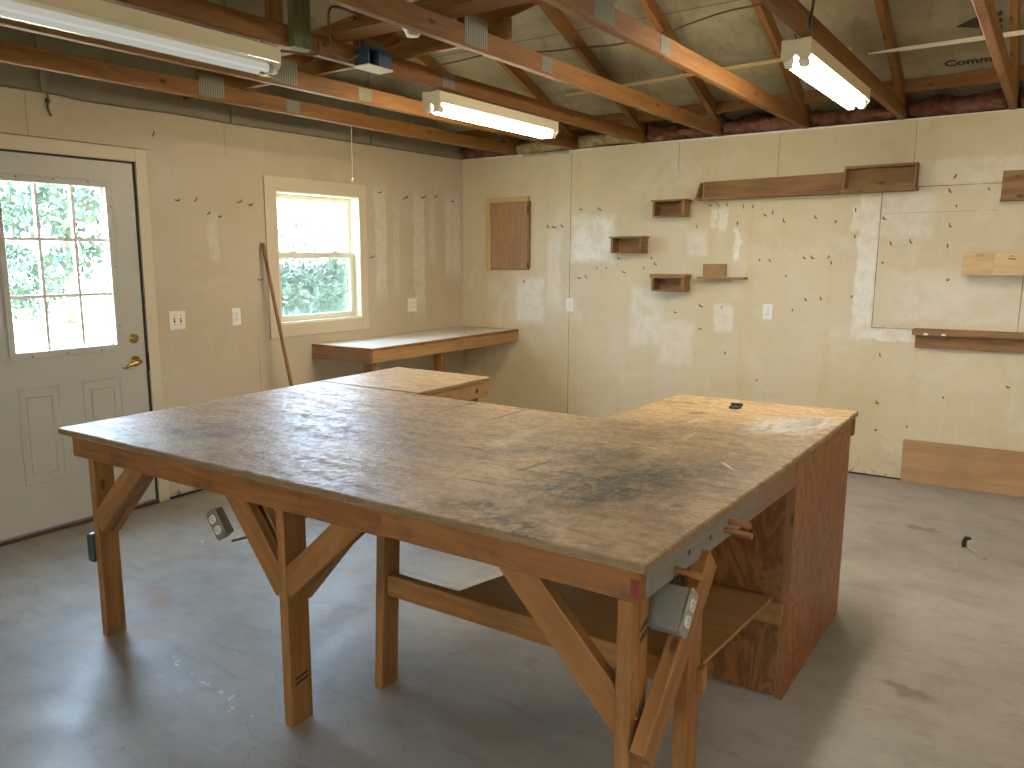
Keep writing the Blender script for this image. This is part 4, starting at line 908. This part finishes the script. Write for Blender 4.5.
# ------------------------------------------------------------------ nails
NB = [(2.25, 1.77), (2.6, 1.9), (2.67, 1.9), (2.77, 1.84), (2.81, 1.85), (2.9, 1.79), (3.12, 1.81), (3.24, 1.78), (3.37, 1.85), (3.38, 1.67), (3.56, 1.79), (3.93, 1.95), (3.97, 1.86), (3.94, 2.04), (4.14, 1.96), (3.95, 1.73), (3.61, 1.62), (3.73, 1.63), (3.94, 1.6), (2.74, 1.52), (2.82, 1.51), (3.06, 1.53), (3.12, 1.53), (3.21, 1.53), (3.24, 1.49), (2.93, 1.4), (3.09, 1.23), (3.19, 1.24), (3.38, 1.26), (2.99, 1.16), (2.32, 1.16), (2.47, 1.16), (2.52, 0.81), (3.6, 0.86), (3.56, 1.5), (3.95, 1.39), (3.61, 0.53), (3.8, 0.38), (3.6, 0.34), (2.77, 0.62), (4.0, 0.61), (4.36, 0.71), (2.32, 0.99), (1.25, 1.94), (1.43, 1.93), (0.93, 1.8), (1.0, 1.8), (1.07, 1.8), (1.61, 1.53), (1.89, 1.53), (1.93, 1.48), (1.4, 1.45), (1.49, 1.45), (1.66, 1.42), (1.82, 1.45), (1.25, 1.37), (1.31, 1.37), (2.11, 1.11), (0.69, 1.33), (2.36, 1.93), (2.42, 1.92), (2.48, 1.92), (2.56, 1.78)]
NL = [(-1.16, 2.07), (-0.84, 2.04), (-0.6, 2.06), (-0.42, 2.07), (-0.18, 2.05), (-3.04, 1.91), (-2.9, 1.91), (-2.56, 1.92), (-2.46, 1.91), (-2.81, 1.83), (-2.72, 1.82), (-3.17, 2.28), (-1.27, 1.55), (-2.42, 1.4)]
n0 = MB().tube([(0, .004, 0), (0, -.026, .001), (.001, -.038, .004), (.002, -.042, .016)], .0033, 6).build('nail', m_nail, origin=(0, 0, 0))
hk = [(2.6, 1.9), (3.09, 1.23), (3.19, 1.24), (3.06, 1.53), (1.25, 1.94), (1.43, 1.93)]
first = True
def place_nail(x, y, z, rz, label, grp):
    global first
    o = n0 if first else n0.copy()
    if not first: COL.objects.link(o)
    first = False
    o.location = (x, y, z); o.rotation_euler = (random.uniform(-.25, .25), 0, rz + random.uniform(-.4, .4)); tag(o, label, 'nail', grp)
for x, z in NB: place_nail(x, 0, z, 0, 'small dark bent nail sticking out of the cream back wall', 'nails in the back wall')
for y, z in NL: place_nail(0, y, z, math.pi / 2, 'small dark bent nail sticking out of the door and window wall', 'nails in the door wall')

# ------------------------------------------------------------------ floor scrap
t = thing('metal_scrap', 'small dark bent metal piece standing on the floor by the plywood board', 'scrap', (4.30, -1.32, 0))
MB().tube([(4.275, -1.27, .003), (4.272, -1.27, .03), (4.280, -1.28, .058), (4.30, -1.30, .064)], [.012, .013, .011, .007], 10).build('hook', m_nail, t)
MB().prism([(4.265, -1.265, .0), (4.30, -1.26, .0), (4.385, -1.40, .0), (4.37, -1.42, .0), (4.32, -1.35, .0)], (0, 0, .006)).build('base_strip', m_steel, t)

# ------------------------------------------------------------------ outdoors
struct(MB().poly([(40, -40, -.16), (40, 30, -.16), (-60, 30, -.16), (-60, -40, -.16), (40, -40, -.3), (40, 30, -.3), (-60, 30, -.3), (-60, -40, -.3)], [(0, 1, 2, 3), (7, 6, 5, 4), (0, 4, 5, 1), (1, 5, 6, 2), (2, 6, 7, 3), (3, 7, 4, 0)]).build('lawn', m_lawn, origin=(0, 0, 0)))
def tree(name, label, x, y, h, r, n, mat, trunk, cat='tree', squash=1., ls=.16):
    rng = random.Random(int(x * 100 + y * 10)); t = thing(name, label, cat, (x, y, -.16), 'greenery outside')
    b = MB(); zc = h - r * squash
    for i in range(n):
        while True:
            d = Vector((rng.uniform(-1, 1), rng.uniform(-1, 1), rng.uniform(-1, 1)))
            if .25 < d.length < 1 and noise.noise(d * 2.4 + Vector((x, y, 0))) > -.02: break
        c = Vector((x + d.x * r, y + d.y * r, zc + d.z * r * squash)); u = Vector((rng.gauss(0, 1), rng.gauss(0, 1), rng.gauss(0, 1))).normalized(); v = u.orthogonal().normalized()
        s_ = ls * rng.uniform(.6, 1.4)
        b.poly([c - u * s_, c + v * s_ * .5, c + u * s_, c - v * s_ * .5], [(0, 1, 2, 3)])
    b.build('foliage', mat, t)
    if trunk: MB().tube([(x, y, -.18), (x + .05, y, h * .35), (x - .04, y + .05, zc + r * .3)], [trunk, trunk * .75, trunk * .3], 8).build('trunk', m_bark, t)
tree('tree', 'leafy tree seen through the upper left door panes', -16.0, -1.2, 5.2, 2.0, 2600, m_leaf, .16, ls=.12)
tree('tree', 'leafy tree seen through the upper right door panes', -17.0, 5.2, 5.6, 2.3, 2600, m_leaf2, .16, ls=.12)
tree('bush', 'low bush seen through the middle left door panes', -14.5, -2.3, 1.75, 1.0, 1700, m_leaf, 0, 'bush', .9, .07)
tree('bush', 'round bush seen through the right middle door panes', -14.0, 2.3, 1.9, 1.1, 1900, m_leaf2, 0, 'bush', .8, .07)
tree('bush', 'wide green shrub filling the lower window pane', -7.5, 6.4, 1.62, 2.6, 9000, m_leaf2, 0, 'bush', .42, .08)
tree('tree', 'pale hazy tree showing in the upper window pane', -17.5, 15.6, 3.1, 3.6, 1500, m_leaf2, .12, squash=.45, ls=.10)
